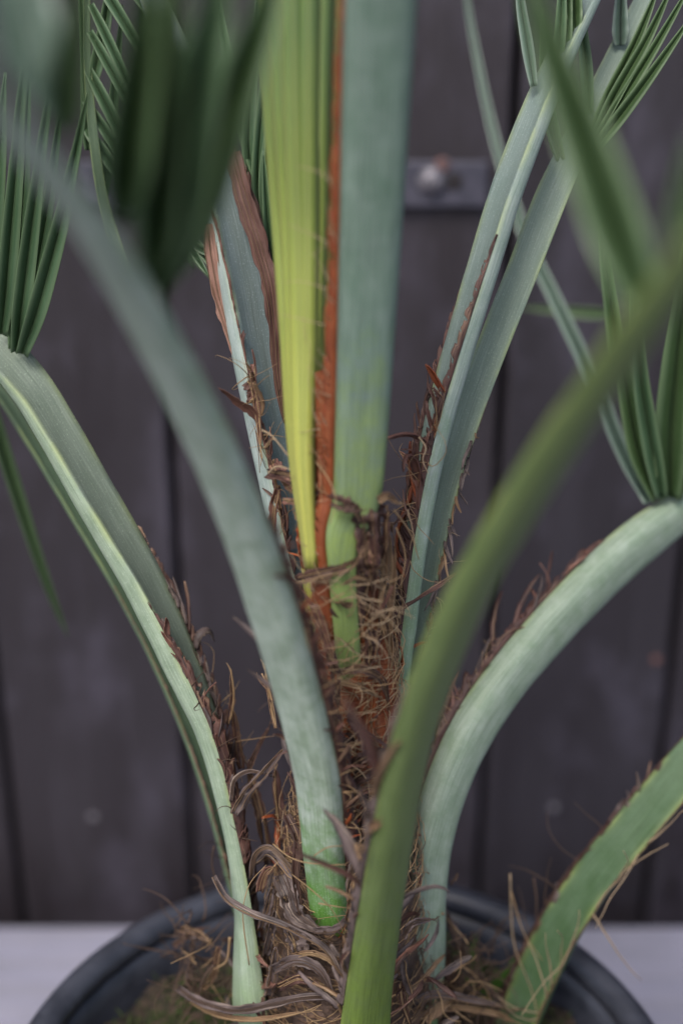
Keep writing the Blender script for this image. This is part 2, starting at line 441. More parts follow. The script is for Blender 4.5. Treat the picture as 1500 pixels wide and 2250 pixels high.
# crumbs and bark chips
mb = MB()
for _ in range(1600):
    a = R(0, 2 * math.pi); r = RS * math.sqrt(R(.1, .97)); x, yy = r * math.cos(a), POT_Y + r * math.sin(a)
    c = Vector((x, yy, soil_h(x, yy) + .0006)); s = R(.001, .0034); b = len(mb.v)
    q = rvec(); q2 = q.orthogonal().normalized(); q3 = q.cross(q2)
    for d in (q * s, -q * s, q2 * s * .8, -q2 * s * .7, q3 * s * .6, -q3 * s * .6):
        mb.v.append(c + d); mb.uv.append((0, 0))
    for t in ((0, 2, 4), (2, 1, 4), (1, 3, 4), (3, 0, 4), (2, 0, 5), (1, 2, 5), (3, 1, 5), (0, 3, 5)):
        mb.f.append(tuple(b + k for k in t))
o = mb.build('soil_crumbs', M['soil'], soil, False); tag(o, kind='stuff')
# moss cushions
mb = MB()
for cx, cy, cr, cn in ((-.085, .075, .03, 460), (-.115, .05, .025, 300), (.075, .10, .025, 300), (.10, .08, .02, 200), (.02, .12, .02, 160), (-.05, .11, .02, 200), (.12, .05, .02, 160)):
    for _ in range(cn):
        x, yy = cx + G(cr * .6), cy + G(cr * .6)
        if math.hypot(x, yy - POT_Y) > RS - .004: continue
        p = Vector((x, yy, soil_h(x, yy))); d = (Vector((G(.4), G(.4), 1))).normalized() * R(.003, .008)
        mb.tube([p, p + d * .6, p + d + rvec() * .001], .0007, .0002, 3)
o = mb.build('moss', M['moss']); tag(o, 'green moss cushions growing on the soil inside the pot', 'moss', kind='stuff')

# ---------------------------------------------------------------- the palm
palm = empty('palm', (0, 0, SOIL_Z)); tag(palm, 'young palm with arching grey-green leaf stalks in black pot', 'palm')
PINV = Matrix.Translation((0, 0, -SOIL_Z))
def under(o, parent):
    """parent o, keeping its own transform in world space (all parents are unrotated)"""
    o.parent = parent
    off = Vector((0, 0, 0)); p = parent
    while p is not None: off += p.location; p = p.parent
    # parents below the palm empty carry identity transforms of their own
    o.matrix_parent_inverse = Matrix.Translation(-Vector((0, 0, SOIL_Z)))  if parent is palm else Matrix.Identity(4)
    return o

class Stalk: pass
PROF = []
def section(nc=9, na=17):
    """list of (x, y, adaxial, edge): x across -.5...5, y along the adaxial normal in units of thickness"""
    pr = []
    for i in range(nc):
        t = -1 + 2 * i / (nc - 1)
        x = .485 * math.sin(t * math.pi / 2) ** 1 if False else .485 * t
        pr.append((x, -.16 * (1 - abs(t) ** 2.2), 1.0, 1.0 if abs(t) > .99 else (.1 if abs(t) > .7 else 0)))
    pr.append((.5, -.035, .0, 1.0))
    for i in range(na):
        a = math.pi * (i + .6) / (na + .2)
        x = .5 * abs(math.cos(a)) ** .66 * (1 if math.cos(a) > 0 else -1); yy = -.06 - .94 * math.sin(a) ** .62
        pr.append((x, yy, 0.0, 0.0))
    pr.append((-.5, -.035, .0, 1.0))
    return pr
PROF = section()

def stalk(name, ctrl, out, mat, thick=.5, ns=110, label=None, twist=0.0):
    """ctrl: (px, py, Y, width_px) from base to tip"""
    pts = [(*P(a, b, Y), w * depth(a, b, Y) / FPX) for a, b, Y, w in ctrl]
    smp = catmull(pts, ns)
    S = Stalk(); S.p = [Vector(s[:3]) for s in smp]; S.w = [s[3] for s in smp]
    S.T = []; S.N = []; S.B = []; S.L = [0.0]
    o0 = Vector(out[0]) if isinstance(out[0], (tuple, list)) else Vector(out)
    o1 = Vector(out[1]) if isinstance(out[0], (tuple, list)) else Vector(out)
    v = []; uv = []; ad = []; ed = []
    for i in range(ns):
        t = (S.p[min(i + 1, ns - 1)] - S.p[max(i - 1, 0)]).normalized()
        ref = -(o0.lerp(o1, i / (ns - 1)))
        nn = (ref - t * ref.dot(t)).normalized(); bb = t.cross(nn)
        S.T.append(t); S.N.append(nn); S.B.append(bb)
        if i: S.L.append(S.L[-1] + (S.p[i] - S.p[i - 1]).length)
    S.t = [w * thick for w in S.w]
    npf = len(PROF)
    per = [0.0]
    for k in range(1, npf): per.append(per[-1] + math.hypot(PROF[k][0] - PROF[k - 1][0], (PROF[k][1] - PROF[k - 1][1]) * thick))
    for i in range(ns):
        for k, (x, yy, a, e) in enumerate(PROF):
            q = S.p[i] + S.B[i] * (x * S.w[i]) + S.N[i] * ((yy + .45) * S.t[i])
            q = q + S.N[i] * (.0003 * noise.noise(Vector((x * 3, S.L[i] * 60, len(name))))) 
            v.append(q); uv.append((per[k] * .02, S.L[i])); ad.append(a); ed.append(e)
    f = []
    for i in range(ns - 1):
        for k in range(npf):
            k2 = (k + 1) % npf
            f.append((i * npf + k, i * npf + k2, (i + 1) * npf + k2, (i + 1) * npf + k))
    f.append(tuple(reversed(range(npf)))); f.append(tuple((ns - 1) * npf + k for k in range(npf)))
    me = mesh('leaf_stalk', v, f, True, uv)
    for nm, arr in (('ad', ad), ('edge', ed)):
        at = me.attributes.new(nm, 'FLOAT', 'POINT'); at.data.foreach_set('value', arr)
    S.o = under(link('leaf_stalk', me, None, M[mat]), palm)
    if label: S.o['label'] = label
    S.n = ns; S.cpy = [c[1] for c in ctrl]; S.nc = len(ctrl)
    return S
def s_at(S, py):
    """parameter index at image row py (only to read lengths off the photograph)"""
    for i in range(S.n):
        d = S.p[i] - CAM; yy = 1125 + FPX * d.dot(DWN) / d.dot(FWD)
        if yy <= py: return i
    return S.n - 1

def edge_pt(S, i, side): return S.p[i] + S.B[i] * (side * .497 * S.w[i]) + S.N[i] * (.42 * S.t[i])

def fringe(S, side, i0, i1, wid, ang, mat='brown', jag=.5, seed=0, name='sheath_edge', lift=0.0):
    """torn papery sheath margin along one edge of a stalk; wid(t) in metres, ang = fold towards the adaxial side"""
    i0, i1 = min(i0, i1), max(i0, i1)
    m = max(24, (i1 - i0) * 4); v = []; uv = []; K = 5
    for q in range(m):
        fidx = i0 + (i1 - i0) * q / (m - 1); i = min(int(fidx), S.n - 2); fr = fidx - i
        e = edge_pt(S, i, side).lerp(edge_pt(S, i + 1, side), fr); L = S.L[i] + (S.L[i + 1] - S.L[i]) * fr
        t = q / (m - 1)
        j = noise.noise(Vector((L * 120, seed, 0))) * .6 + noise.noise(Vector((L * 420, seed, 3))) * .25
        saw = ((L * 46 + seed) % 1.0)
        w = wid(t) * max(.12, 1 + jag * (j * 1.5 + (saw - .5) * .9))
        a = ang + .6 * noise.noise(Vector((L * 45, seed + 9, 0)))
        for k in range(K):
            h = k / (K - 1)
            aa = a + h * .5
            d = S.B[i] * (side * math.cos(aa)) + S.N[i] * math.sin(aa)
            crump = S.N[i] * (.0012 * noise.noise(Vector((L * 200, h * 3, seed)))) + S.T[i] * (h * w * .9)
            v.append(e - S.N[i] * .0004 + d * (w * h) + crump * h); uv.append((h * wid(t) + seed * .013, L))
    nf = []
    for q in range(m - 1):
        for k in range(K - 1):
            if k >= 2 and noise.noise(Vector((q * .45, k * .3, seed + 20))) > .28: continue
            nf.append((q * K + k, q * K + k + 1, (q + 1) * K + k + 1, (q + 1) * K + k))
    me = mesh(name, v, nf, True, uv)
    o = link(name, me, None, M[mat])
    md = o.modifiers.new('thickness', 'SOLIDIFY'); md.thickness = .00035
    return under(o, S.o)

# ---- dry strips: a set of shared meshes, copied
def strip_mesh(L, W, bend, twist, seed, notch=.3, cup=.3, n=16):
    rr = random.Random(seed); v = []; uv = []; K = 5
    p = Vector((0, 0, 0)); d = Vector((0, 0, 1)); nrm = Vector((0, 1, 0)); ph = rr.uniform(0, 6)
    for i in range(n):
        t = i / (n - 1)
        side = d.cross(nrm).normalized()
        w = W * (0.55 + .6 * math.sin(min(1, t * 2.2) * math.pi / 2)) * (1 - t ** 2.2) ** .7 + .00025
        for k in range(K):
            h = -1 + 2 * k / (K - 1)
            e = 1 + notch * noise.noise(Vector((i * .8, k * 7.0, seed)))
            v.append(p + side * (h * w * .5 * e) + nrm * (cup * w * h * h + .12 * W * noise.noise(Vector((i * .5, h * 1.5, seed + 3)))))
            uv.append(((h + 1) * W * .5, t * L))
        rot = Matrix.Rotation(bend / n * (1 + .9 * math.sin(ph + t * 5)), 3, side) @ Matrix.Rotation(twist / n, 3, d) @ Matrix.Rotation(rr.gauss(0, .05), 3, nrm)
        d = (rot @ d).normalized(); nrm = (rot @ nrm); nrm = (nrm - d * nrm.dot(d)).normalized()
        p = p + d * (L / n)
    f = [(i * K + k, i * K + k + 1, (i + 1) * K + k + 1, (i + 1) * K + k) for i in range(n - 1) for k in range(K - 1)]
    nv = len(v)
    # give the strip a thickness: a second skin and a rim
    v2 = v[:]
    for q in f: pass
    me = mesh('sheath_strip', v, f, True, uv)
    return me
STRIPS = {}
for mt in ('brown', 'grey', 'rust', 'tan', 'pink'):
    STRIPS[mt] = []
    for k in range(9):
        me = strip_mesh(R(.016, .042), R(.0014, .0042), G(1.5), G(1.5), k * 11 + len(mt), .55, .35, 20)
        me.materials.append(M[mt]); STRIPS[mt].append(me)
SLIVER = {}
for mt in ('brown', 'grey', 'tan', 'pink', 'rust'):
    SLIVER[mt] = []
    for k in range(7):
        me = strip_mesh(R(.009, .021), R(.0006, .0020), R(-1.3, 1.3), G(1.0), k * 5 + 100 + len(mt), .6, .5, 12)
        me.materials.append(M[mt]); SLIVER[mt].append(me)
def place(me, parent, pos, d, nrm, sc=1.0, name='sheath_strip'):
    o = link(name, me)
    z = d.normalized(); yv = (nrm - z * nrm.dot(z))
    yv = yv.normalized() if yv.length > 1e-5 else z.orthogonal().normalized()
    x = yv.cross(z)
    rot = Matrix((x, yv, z)).transposed().to_4x4()
    under(o, parent)
    o.matrix_parent_inverse = Matrix.Translation(-Vector((0, 0, SOIL_Z))) if parent is palm else Matrix.Identity(4)
    o.rotation_mode = 'QUATERNION'
    o.location = pos; o.rotation_quaternion = rot.to_quaternion(); o.scale = (sc, sc, sc)
    md = o.modifiers.new('thickness', 'SOLIDIFY'); md.thickness = .0003
    return o
def slivers(S, side, i0, i1, n, mats=('brown', 'grey', 'brown', 'pink'), outw=.5, up=1.0, sc=(.8, 1.4), big=.0, inw=0.3):
    for k in range(n):
        i = int(i0 + (i1 - i0) * (k + R(.1, .9)) / n); i = max(0, min(S.n - 1, i))
        d = S.T[i] * up * R(.7, 1.1) + S.B[i] * (side * R(.0, outw)) + S.N[i] * R(-.05, inw)
        pool = STRIPS if R(0, 1) < big else SLIVER
        place(rnd.choice(pool[rnd.choice(mats)]), S.o, edge_pt(S, i, side) - S.B[i] * (side * R(0, .0012)) + S.N[i] * R(0, .001), d,
              S.B[i] * side * R(-.3, 1) + S.N[i] * R(.3, 1), R(*sc))
def hair_path(p, d, L, curl, n=10, grav=0.0):
    pts = [p]; ax = rvec(); d = d.normalized()
    for k in range(n):
        d = (Matrix.Rotation(curl / n * R(.4, 1.6), 3, ax) @ d) + rvec() * .10 + Vector((0, 0, -grav / n)); d.normalize()
        ax = (ax + rvec() * .3).normalized()
        pts.append(pts[-1] + d * (L / n))
    return pts
def edge_hairs(S, side, i0, i1, n, mat='hair', Lr=(.008, .03), r=.00032, outw=1.0, up=.6, curl=1.8):
    mb = MB()
    for k in range(n):
        i = max(0, min(S.n - 1, int(R(min(i0, i1), max(i0, i1)))))
        d = S.B[i] * (side * R(.1, outw)) + S.T[i] * R(-.2, up) + S.N[i] * R(-.1, .9)
        mb.tube(hair_path(edge_pt(S, i, side), d, R(*Lr), G(curl)), r * R(.7, 1.3), r * .35, 4, R(0, 3))
    o = mb.build('fibre_hairs', M[mat]); tag(o, kind='stuff')
    return under(o, S.o)

def leaflet(S, ctrl, wpx, mat='leaf', fold=50, face=None, name='leaflet', n=34, tip=True, twist=0.0, foot=.6, updn=-1.05):
    """V-folded blade along (px, py, Y) control points"""
    sm = [Vector(s) for s in catmull([tuple(P(*c)) for c in ctrl], n)]
    W = wpx * depth(*ctrl[0]) / FPX
    fa = math.radians(fold); v = []; uv = []; ed = []; L = 0.0; th = .0003
    for i in range(n):
        t = (sm[min(i + 1, n - 1)] - sm[max(i - 1, 0)]).normalized(); s = i / (n - 1)
        if i: L += (sm[i] - sm[i - 1]).length
        view = (CAM - sm[i]).normalized() if face is None else Vector(face).normalized()
        nn = (view - t * view.dot(t)).normalized()
        if twist: nn = Matrix.Rotation(math.radians(twist) * (s if abs(twist) < 360 else 1), 3, t) @ nn
        bb = t.cross(nn)
        w = W * (foot + (1 - foot) * math.sin(min(1, s / .3) * math.pi / 2))
        if tip: w *= max(.04, 1 - s ** 2.6) ** .8
        hw = w * .5
        wav = .05 * W * noise.noise(Vector((s * 7, wpx, ctrl[0][0] * .1)))
        for side in (-1, 1):
            pass
        for (x, yv, e) in ((-1, 1, .9), (-.5, .46, 0), (0, 0, .5), (0, 0, .5), (.5, .46, 0), (1, 1, .9)):
            off = bb * (x * hw) + nn * (-yv * hw * math.tan(math.pi / 2 - fa) * updn + wav)
            v.append(sm[i] + off); uv.append((x * hw + wpx * .01, L)); ed.append(e)
    K = 6
    f = [(i * K + k, i * K + k + 1, (i + 1) * K + k + 1, (i + 1) * K + k) for i in range(n - 1) for k in range(K - 1) if k != 2]
    me = mesh(name, v, f, True, uv)
    at = me.attributes.new('edge', 'FLOAT', 'POINT'); at.data.foreach_set('value', ed)
    o = link(name, me, None, M[mat])
    md = o.modifiers.new('thickness', 'SOLIDIFY'); md.thickness = th
    return under(o, S.o)

# ---- trunk
RZ = [(.235, .062), (.30, .050), (.36, .039), (.42, .030), (.48, .021), (.54, .0175), (.60, .014), (.65, .008), (.67, .003)]
def lerp_tab(tab, x):
    if x <= tab[0][0]: return tab[0][1]
    for (a, b), (c, d) in zip(tab[:-1], tab[1:]):
        if x <= c: return b + (d - b) * (x - a) / (c - a)
    return tab[-1][1]
def axis(z):
    t = max(0, min(1, (z - .40) / .25))
    return Vector((lerp_tab([(.24, -.004), (.42, .004), (.50, .0085), (.56, .003), (.62, -.006), (.67, -.010)], z), .004, z))
def trunk_pt(a, z, off=0.0):
    r = lerp_tab(RZ, z) + off
    return axis(z) + Vector((r * math.cos(a), r * math.sin(a), 0))
def trunk_mat():
    m, nt, bs = newmat('trunk_fibre_mat')
    uv = uv_out(nt); oc = obj_out(nt)
    st = noise_n(nt, mapping(nt, uv, (55, 60, 1)), 1.0, 5, .65, .6)
    cr = noise_n(nt, mapping(nt, uv, (14, 500, 1)), 1.0, 4, .6, .6)
    big = noise_n(nt, oc, 45, 4)
    sep = N_(nt, 'ShaderNodeSeparateXYZ'); nt.links.new(oc, sep.inputs[0])
    zz = math_n(nt, 'ADD', sep.outputs[2], math_n(nt, 'MULTIPLY', math_n(nt, 'SUBTRACT', big, .5), .10))
    low = mix(nt, mrange(nt, big, .35, .65), (.05, .03, .022), (.15, .095, .07))
    hi = mix(nt, mrange(nt, big, .35, .65), (.36, .085, .018), (.20, .05, .016))
    c = mix(nt, mrange(nt, zz, .415, .46), low, hi)
    c = mix(nt, mrange(nt, st, .52, .66, 0, .6), c, (.36, .19, .085))
    c = mix(nt, mrange(nt, cr, .56, .68, 0, .5), c, (.30, .17, .09))
    c = mix(nt, mrange(nt, st, .42, .3, 0, .8), c, (.025, .012, .008))
    nt.links.new(c, bs.inputs['Base Color']); bs.inputs['Roughness'].default_value = .7
    bump(nt, bs, math_n(nt, 'ADD', st, cr), 1.0, .0025)
    return m
M['trunk'] = trunk_mat()
na, nz = 90, 130; v = []; f = []; uv = []
for i in range(nz):
    z = .225 + (.668 - .225) * i / (nz - 1)
    for k in range(na):
        a = 2 * math.pi * k / na
        r0 = lerp_tab(RZ, z)
        off = r0 * (.10 * noise.noise(Vector((math.cos(a) * 2.2, math.sin(a) * 2.2, z * 26))) + .05 * noise.noise(Vector((math.cos(a) * 9, math.sin(a) * 9, z * 60))))
        v.append(trunk_pt(a, z, off)); uv.append((k / na, z))
for i in range(nz - 1):
    for k in range(na):
        k2 = (k + 1) % na; f.append((i * na + k, i * na + k2, (i + 1) * na + k2, (i + 1) * na + k))
f.append(tuple((nz - 1) * na + k for k in range(na)))
trunk = under(link('trunk', mesh('trunk', v, f, True, uv), None, M['trunk']), palm)

# ---- leaf stalks (base to tip)
S1 = stalk('front_left', [(738, 2120, .0, 70), (722, 2030, -.026, 88), (709, 1900, -.038, 98), (693, 1720, -.05, 110), (655, 1550, -.062, 118), (602, 1370, -.078, 128),
    (540, 1180, -.097, 132), (463, 990, -.12, 136), (370, 800, -.147, 142), (262, 600, -.18, 146), (142, 420, -.213, 148), (15, 265, -.24, 138), (-120, 120, -.265, 120), (-330, -60, -.29, 90)],
    ((-.5, -.85, 0), (-.65, -.75, 0)), 's_front_left', .42, 130, 'broad grey-green stalk bending left towards the front, bright green foot')
S2 = stalk('left', [(585, 2420, .0, 140), (556, 2260, -.012, 122), (543, 2150, -.012, 96), (536, 2020, -.006, 70), (517, 1880, .004, 62), (489, 1740, .014, 68), (454, 1600, .024, 92), (387, 1440, .036, 114), (306, 1270, .05, 114),
    (212, 1105, .064, 110), (130, 960, .078, 104), (62, 850, .09, 98), (-30, 745, .102, 88), (-160, 640, .12, 74), (-330, 530, .14, 50)],
    ((-.72, -.5, 0), (-.62, .78, 0)), 's_left', .5, 130, 'long straight grey-green stalk reaching out left with fibrous edges')
S2b = stalk('left_back', [(600, 2300, .04, 40), (540, 2050, .05, 40), (508, 1920, .058, 38), (474, 1790, .066, 38), (414, 1610, .082, 38), (336, 1430, .098, 38), (256, 1280, .113, 36), (160, 1120, .13, 34), (72, 975, .15, 32), (-20, 840, .17, 30), (-180, 680, .2, 26)],
    ((-.9, .4, 0), (-.8, .6, 0)), 's_dark', .5, 90, 'slim stalk hidden close behind the long left stalk')
S3 = stalk('back_left', [(720, 1560, .03, 56), (678, 1380, .036, 76), (634, 1200, .044, 96), (604, 1040, .053, 108), (578, 900, .061, 114), (552, 760, .07, 116), (528, 620, .08, 112), (502, 490, .09, 104), (474, 380, .10, 94), (430, 240, .115, 80), (360, 60, .14, 64), (270, -150, .17, 40)],
    ((-.9, .2, 0), (-.45, .88, 0)), 's_blue', .5, 110, 'blue-grey stalk behind the pale spear leaf, papery brown margins')
S5 = stalk('center', [(772, 1540, -.006, 50), (764, 1420, -.0175, 56), (753, 1270, -.0195, 60), (756, 1180, -.0185, 80), (784, 1100, -.016, 104), (795, 960, -.018, 116), (803, 800, -.02, 124), (812, 600, -.023, 134), (820, 420, -.027, 142), (828, 220, -.032, 152), (838, 0, -.038, 160), (846, -200, -.045, 150), (852, -420, -.05, 110)],
    ((.15, -1, 0), (.1, -1, 0)), 's_center', .4, 110, 'straight upright blue-green stalk in the centre with rust-red left margin')
S6 = stalk('back_right', [(815, 1900, .02, 60), (846, 1720, .022, 64), (872, 1550, .026, 70), (890, 1390, .031, 74), (912, 1210, .037, 78), (938, 1050, .045, 84), (972, 900, .054, 88), (1018, 740, .065, 90), (1063, 590, .077, 90), (1112, 430, .09, 88), (1168, 280, .104, 84), (1226, 140, .12, 72), (1295, 0, .14, 56), (1400, -200, .17, 40)],
    ((.97, -.1, 0), (.72, .65, 0)), 's_back', .52, 120, 'blue-green stalk with torn brown sheath behind the centre, right side')
S7 = stalk('back_right_plain', [(862, 1700, .04, 50), (885, 1530, .044, 56), (914, 1370, .05, 60), (945, 1210, .058, 62), (980, 1060, .067, 64), (1030, 900, .079, 66), (1090, 740, .093, 68), (1150, 590, .107, 70), (1208, 440, .122, 72), (1262, 320, .135, 62), (1330, 170, .155, 46), (1420, -20, .18, 34), (1520, -220, .2, 22)],
    ((.25, .95, 0), (.3, .95, 0)), 's_right', .4, 110, 'plain grey-green stalk furthest right of the back pair, pale torn edge')
S8 = stalk('front_right', [(800, 2480, -.03, 130), (805, 2300, -.055, 118), (812, 2200, -.064, 112), (836, 2020, -.08, 106), (866, 1840, -.096, 104), (900, 1660, -.113, 104), (954, 1490, -.13, 110), (1030, 1310, -.15, 116), (1132, 1130, -.172, 124), (1240, 960, -.195, 132), (1352, 800, -.218, 138), (1465, 640, -.238, 140), (1580, 470, -.258, 112), (1760, 250, -.285, 80)],
    ((.55, -.85, 0), (.65, -.75, 0)), 's_front_right', .5, 130, 'bright green stalk arching right and nearest the front')
S9 = stalk('right', [(900, 2400, .0, 110), (918, 2240, .004, 104), (928, 2110, .008, 114), (932, 1980, .014, 110), (950, 1850, .022, 106), (988, 1720, .034, 110), (1045, 1600, .05, 114), (1120, 1490, .068, 114), (1210, 1385, .088, 114), (1305, 1285, .11, 114), (1405, 1195, .135, 110), (1510, 1120, .158, 90), (1640, 1050, .185, 74), (1800, 980, .21, 50)],
    ((.5, -.85, 0), (.55, -.8, 0)), 's_right', .5, 120, 'grey-green stalk arching right with brown fringe along its upper edge')
S10 = stalk('low_right', [(960, 2560, .02, 60), (1060, 2420, .03, 84), (1130, 2270, .04, 92), (1180, 2150, .045, 94), (1240, 2030, .05, 92), (1320, 1910, .056, 90), (1420, 1790, .063, 90), (1530, 1660, .072, 88), (1680, 1500, .085, 76), (1850, 1340, .1, 50)],
    ((.8, .6, 0), (.7, .7, 0)), 's_low_right', .42, 100, 'low dark green stalk leaning over the pot rim with curly pale fibres')
S11 = stalk('far_left', [(700, 1700, .05, 30), (640, 1480, .06, 30), (540, 1180, .085, 30), (420, 900, .11, 30), (310, 690, .125, 30), (236, 480, .14, 26), (200, 250, .15, 20), (190, 60, .158, 16), (196, -150, .165, 12)],
    ((-.5, .85, 0), (-.3, .95, 0)), 's_dark', .5, 80, 'slender far stalk rising behind the front left one')
S12 = stalk('far_center', [(700, 1400, .05, 30), (672, 1150, .06, 32), (640, 900, .075, 30), (622, 700, .09, 28), (612, 480, .105, 24), (606, 260, .12, 20), (602, 40, .135, 18), (596, -200, .15, 12)],
    ((-.1, 1, 0), (-.1, 1, 0)), 's_dark', .5, 80, 'slender stalk rising straight up behind the spear leaf')

# ---- spear leaf: a closed bundle of pleated blades
spear = Stalk()
mb = MB()
mb.tube([Vector(s) for s in catmull([tuple(P(*c)) for c in ((700, 1420, .012), (686, 1250, .012), (676, 1100, .014), (668, 900, .018), (668, 600, .022), (668, 300, .026), (668, 0, .03), (668, -300, .034))], 40)], .0048, .0085, 12)
spear.o = under(mb.build('spear_leaf', M['spear']), palm)
spear.o['label'] = 'closed yellow-green spear leaf standing in the middle'
folds = [  # x at rows 1250, 1000, 750, 500, 250, 0 ; Y offset ; width
    ((680, 650, 634, 616, 598, 584), .002, 30), ((683, 657, 647, 637, 622, 612), -.004, 34), ((686, 665, 660, 655, 648, 644), -.007, 38),
    ((684, 668, 674, 676, 676, 678), -.007, 38), ((684, 672, 685, 696, 702, 708), -.004, 34), ((684, 675, 694, 712, 726, 738), .001, 34), ((682, 677, 698, 720, 742, 758), .008, 36)]
for xsf, dy, w in folds:
    ctrl = [(x, yv, (-.016, -.007, .007)[k] + dy * .6 if k < 3 else .012 + dy + k * .003) for k, (x, yv) in enumerate(zip(xsf, (1250, 1000, 750, 500, 250, 0)))]
    ctrl.append((2 * xsf[-1] - xsf[-2], -250, .03 + dy))
    leaflet(spear, ctrl, w * 1.25, 'spear', 46, None, 'folded_leaflet', 48, False, 0, .55, .6)

# ---- leaflets
L = leaflet
# front left frond: dark blades above the front stalk, both rows
for c, w, mt, fo in (
    ([(348, 640, -.165), (376, 480, -.168), (412, 300, -.17), (456, 100, -.172), (500, -120, -.174)], 132, 'leaf', 42),
    ([(356, 640, -.16), (416, 480, -.158), (486, 290, -.154), (560, 90, -.15), (630, -120, -.146)], 118, 'leaf_dark', 42),
    ([(336, 630, -.17), (344, 470, -.176), (358, 300, -.182), (376, 100, -.188), (390, -120, -.194)], 96, 'leaf_dark', 40),
    ([(266, 490, -.185), (280, 350, -.19), (300, 200, -.195), (322, 40, -.2), (342, -140, -.205)], 104, 'leaf_dark', 38),
    ([(140, 300, -.215), (150, 180, -.22), (164, 40, -.226), (172, -120, -.232)], 80, 'leaf_dark', 38),
    ([(125, 285, -.21), (105, 160, -.205), (82, 20, -.2), (60, -140, -.195)], 110, 'leaf_blue', 58),
    ([(60, 210, -.225), (40, 90, -.225), (10, -60, -.225), (-20, -200, -.22)], 100, 'leaf_blue', 58)):
    L(S1, c, w, mt, fo, foot=.1, updn=-1.3)
# left frond: the cluster standing on the left stalk
for c, w, fo in (
    ([(4, 735, .098), (14, 640, .094), (24, 520, .09), (34, 400, .088), (44, 260, .086), (58, 60, .08)], 40, 52),
    ([(38, 772, .094), (48, 680, .088), (60, 580, .085), (74, 470, .082), (92, 330, .078), (118, 120, .072)], 40, 50),
    ([(50, 776, .092), (80, 690, .086), (108, 590, .083), (134, 490, .08), (160, 370, .076), (196, 200, .07)], 42, 50),
    ([(30, 766, .099), (34, 680, .1), (42, 580, .1), (50, 470, .1), (58, 330, .098), (66, 120, .095)], 34, 54),
    ([(46, 774, .098), (62, 690, .097), (82, 590, .095), (100, 490, .092), (118, 370, .088), (140, 180, .08)], 34, 52),
    ([(-30, 700, .105), (-22, 600, .1), (-12, 480, .096), (0, 340, .092), (12, 160, .09)], 44, 52)):
    L(S2, c, w, 'leaf', fo)
# far left frond: drooping comb to the right and upright blades
for x, yv, dx, dy in ((205, -60, 150, 250), (200, 10, 130, 280), (198, 70, 160, 300), (192, 150, 150, 300), (186, 220, 240, 370), (190, 285, 150, 210), (210, -130, 220, 300), (215, 330, 250, 285)):
    L(S11, [(x, yv, .155), (x + dx * .35, yv + dy * .33, .15), (x + dx * .7, yv + dy * .68, .145), (x + dx, yv + dy, .14)], R(22, 30), 'leaf', 48)
for x, yv, dx, dy in ((196, 250, -22, -330), (205, 180, 60, -330), (196, 330, -16, -260), (230, 430, 40, -420)):
    L(S11, [(x, yv, .155), (x + dx * .4, yv + dy * .35, .158), (x + dx, yv + dy, .165)], R(24, 32), 'leaf', 50)
L(S2b, [(-30, 850, .18), (0, 960, .19), (50, 1120, .2), (100, 1270, .21), (150, 1400, .22)], 34, 'leaf_dark', 60)
# far centre frond: blades seen left of the spear
for c, w in (([(612, 700, .09), (592, 560, .094), (568, 400, .1), (580, 200, .106), (600, 20, .11)], 34),
             ([(604, 620, .095), (576, 480, .1), (548, 330, .107), (556, 150, .113), (570, -60, .12)], 36),
             ([(610, 560, .098), (584, 420, .1), (600, 260, .105), (640, 40, .11)], 32),
             ([(600, 480, .1), (540, 300, .11), (500, 120, .12), (470, -60, .13)], 30),
             ([(614, 760, .09), (600, 620, .09), (588, 480, .092), (578, 330, .096)], 28),
             ([(470, 560, .11), (430, 540, .115), (395, 500, .12)], 18)):
    L(S12, c, w, 'leaf', 52)
for c in ([(404, 520, .12), (432, 565, .112), (458, 606, .105)], [(425, 520, .12), (455, 570, .112), (476, 600, .105)], [(296, 425, .14), (330, 470, .13), (362, 520, .125)]):
    L(S11, c, 18, 'leaf', 52)
# back right frond (sheath stalk): blades at its top
for c, w, mt in (([(1172, 190, .11), (1156, 90, .115), (1142, 0, .12), (1130, -140, .126)], 26, 'leaf_blue'),
             ([(1238, 130, .122), (1242, 40, .126), (1250, -60, .13)], 32, 'leaf_dark'),
             ([(1262, 70, .126), (1262, 0, .13), (1266, -100, .134)], 34, 'leaf_dark'),
             ([(1222, 160, .12), (1232, 40, .122), (1236, -120, .126)], 26, 'leaf')):
    L(S6, c, w, mt, 50)
# plain back right stalk: fan
for c, w, mt in (
    ([(1232, 352, .13), (1206, 250, .134), (1196, 160, .138), (1190, 20, .142)], 30, 'leaf_dark'),
    ([(1228, 350, .132), (1212, 300, .134), (1196, 240, .138)], 20, 'leaf'),
    ([(1292, 250, .142), (1286, 140, .146), (1278, 60, .15), (1266, -120, .155)], 28, 'leaf'),
    ([(1300, 290, .138), (1348, 190, .14), (1402, 80, .144), (1450, -40, .148)], 28, 'leaf_dark'),
    ([(1304, 300, .136), (1362, 190, .136), (1424, 80, .138), (1480, -40, .14)], 28, 'leaf_dark'),
    ([(1300, 320, .134), (1372, 210, .134), (1446, 90, .136), (1520, -40, .138)], 26, 'leaf_dark'),
    ([(1302, 332, .13), (1370, 245, .13), (1440, 150, .13), (1530, 20, .13)], 30, 'leaf_dark'),
    ([(1362, 100, .16), (1362, 40, .162), (1364, -60, .165)], 36, 'leaf_blue')):
    L(S7, c, w, mt, 50)
# front right stalk: a broad dark blade crossing in front
L(S8, [(1425, 690, -.228), (1372, 560, -.21), (1318, 410, -.2), (1258, 240, -.19), (1200, 80, -.184), (1140, -110, -.18)], 128, 'leaf_dark', 44)
L(S8, [(1520, 560, -.245), (1500, 480, -.24), (1520, 300, -.24)], 60, 'leaf_dark', 46)
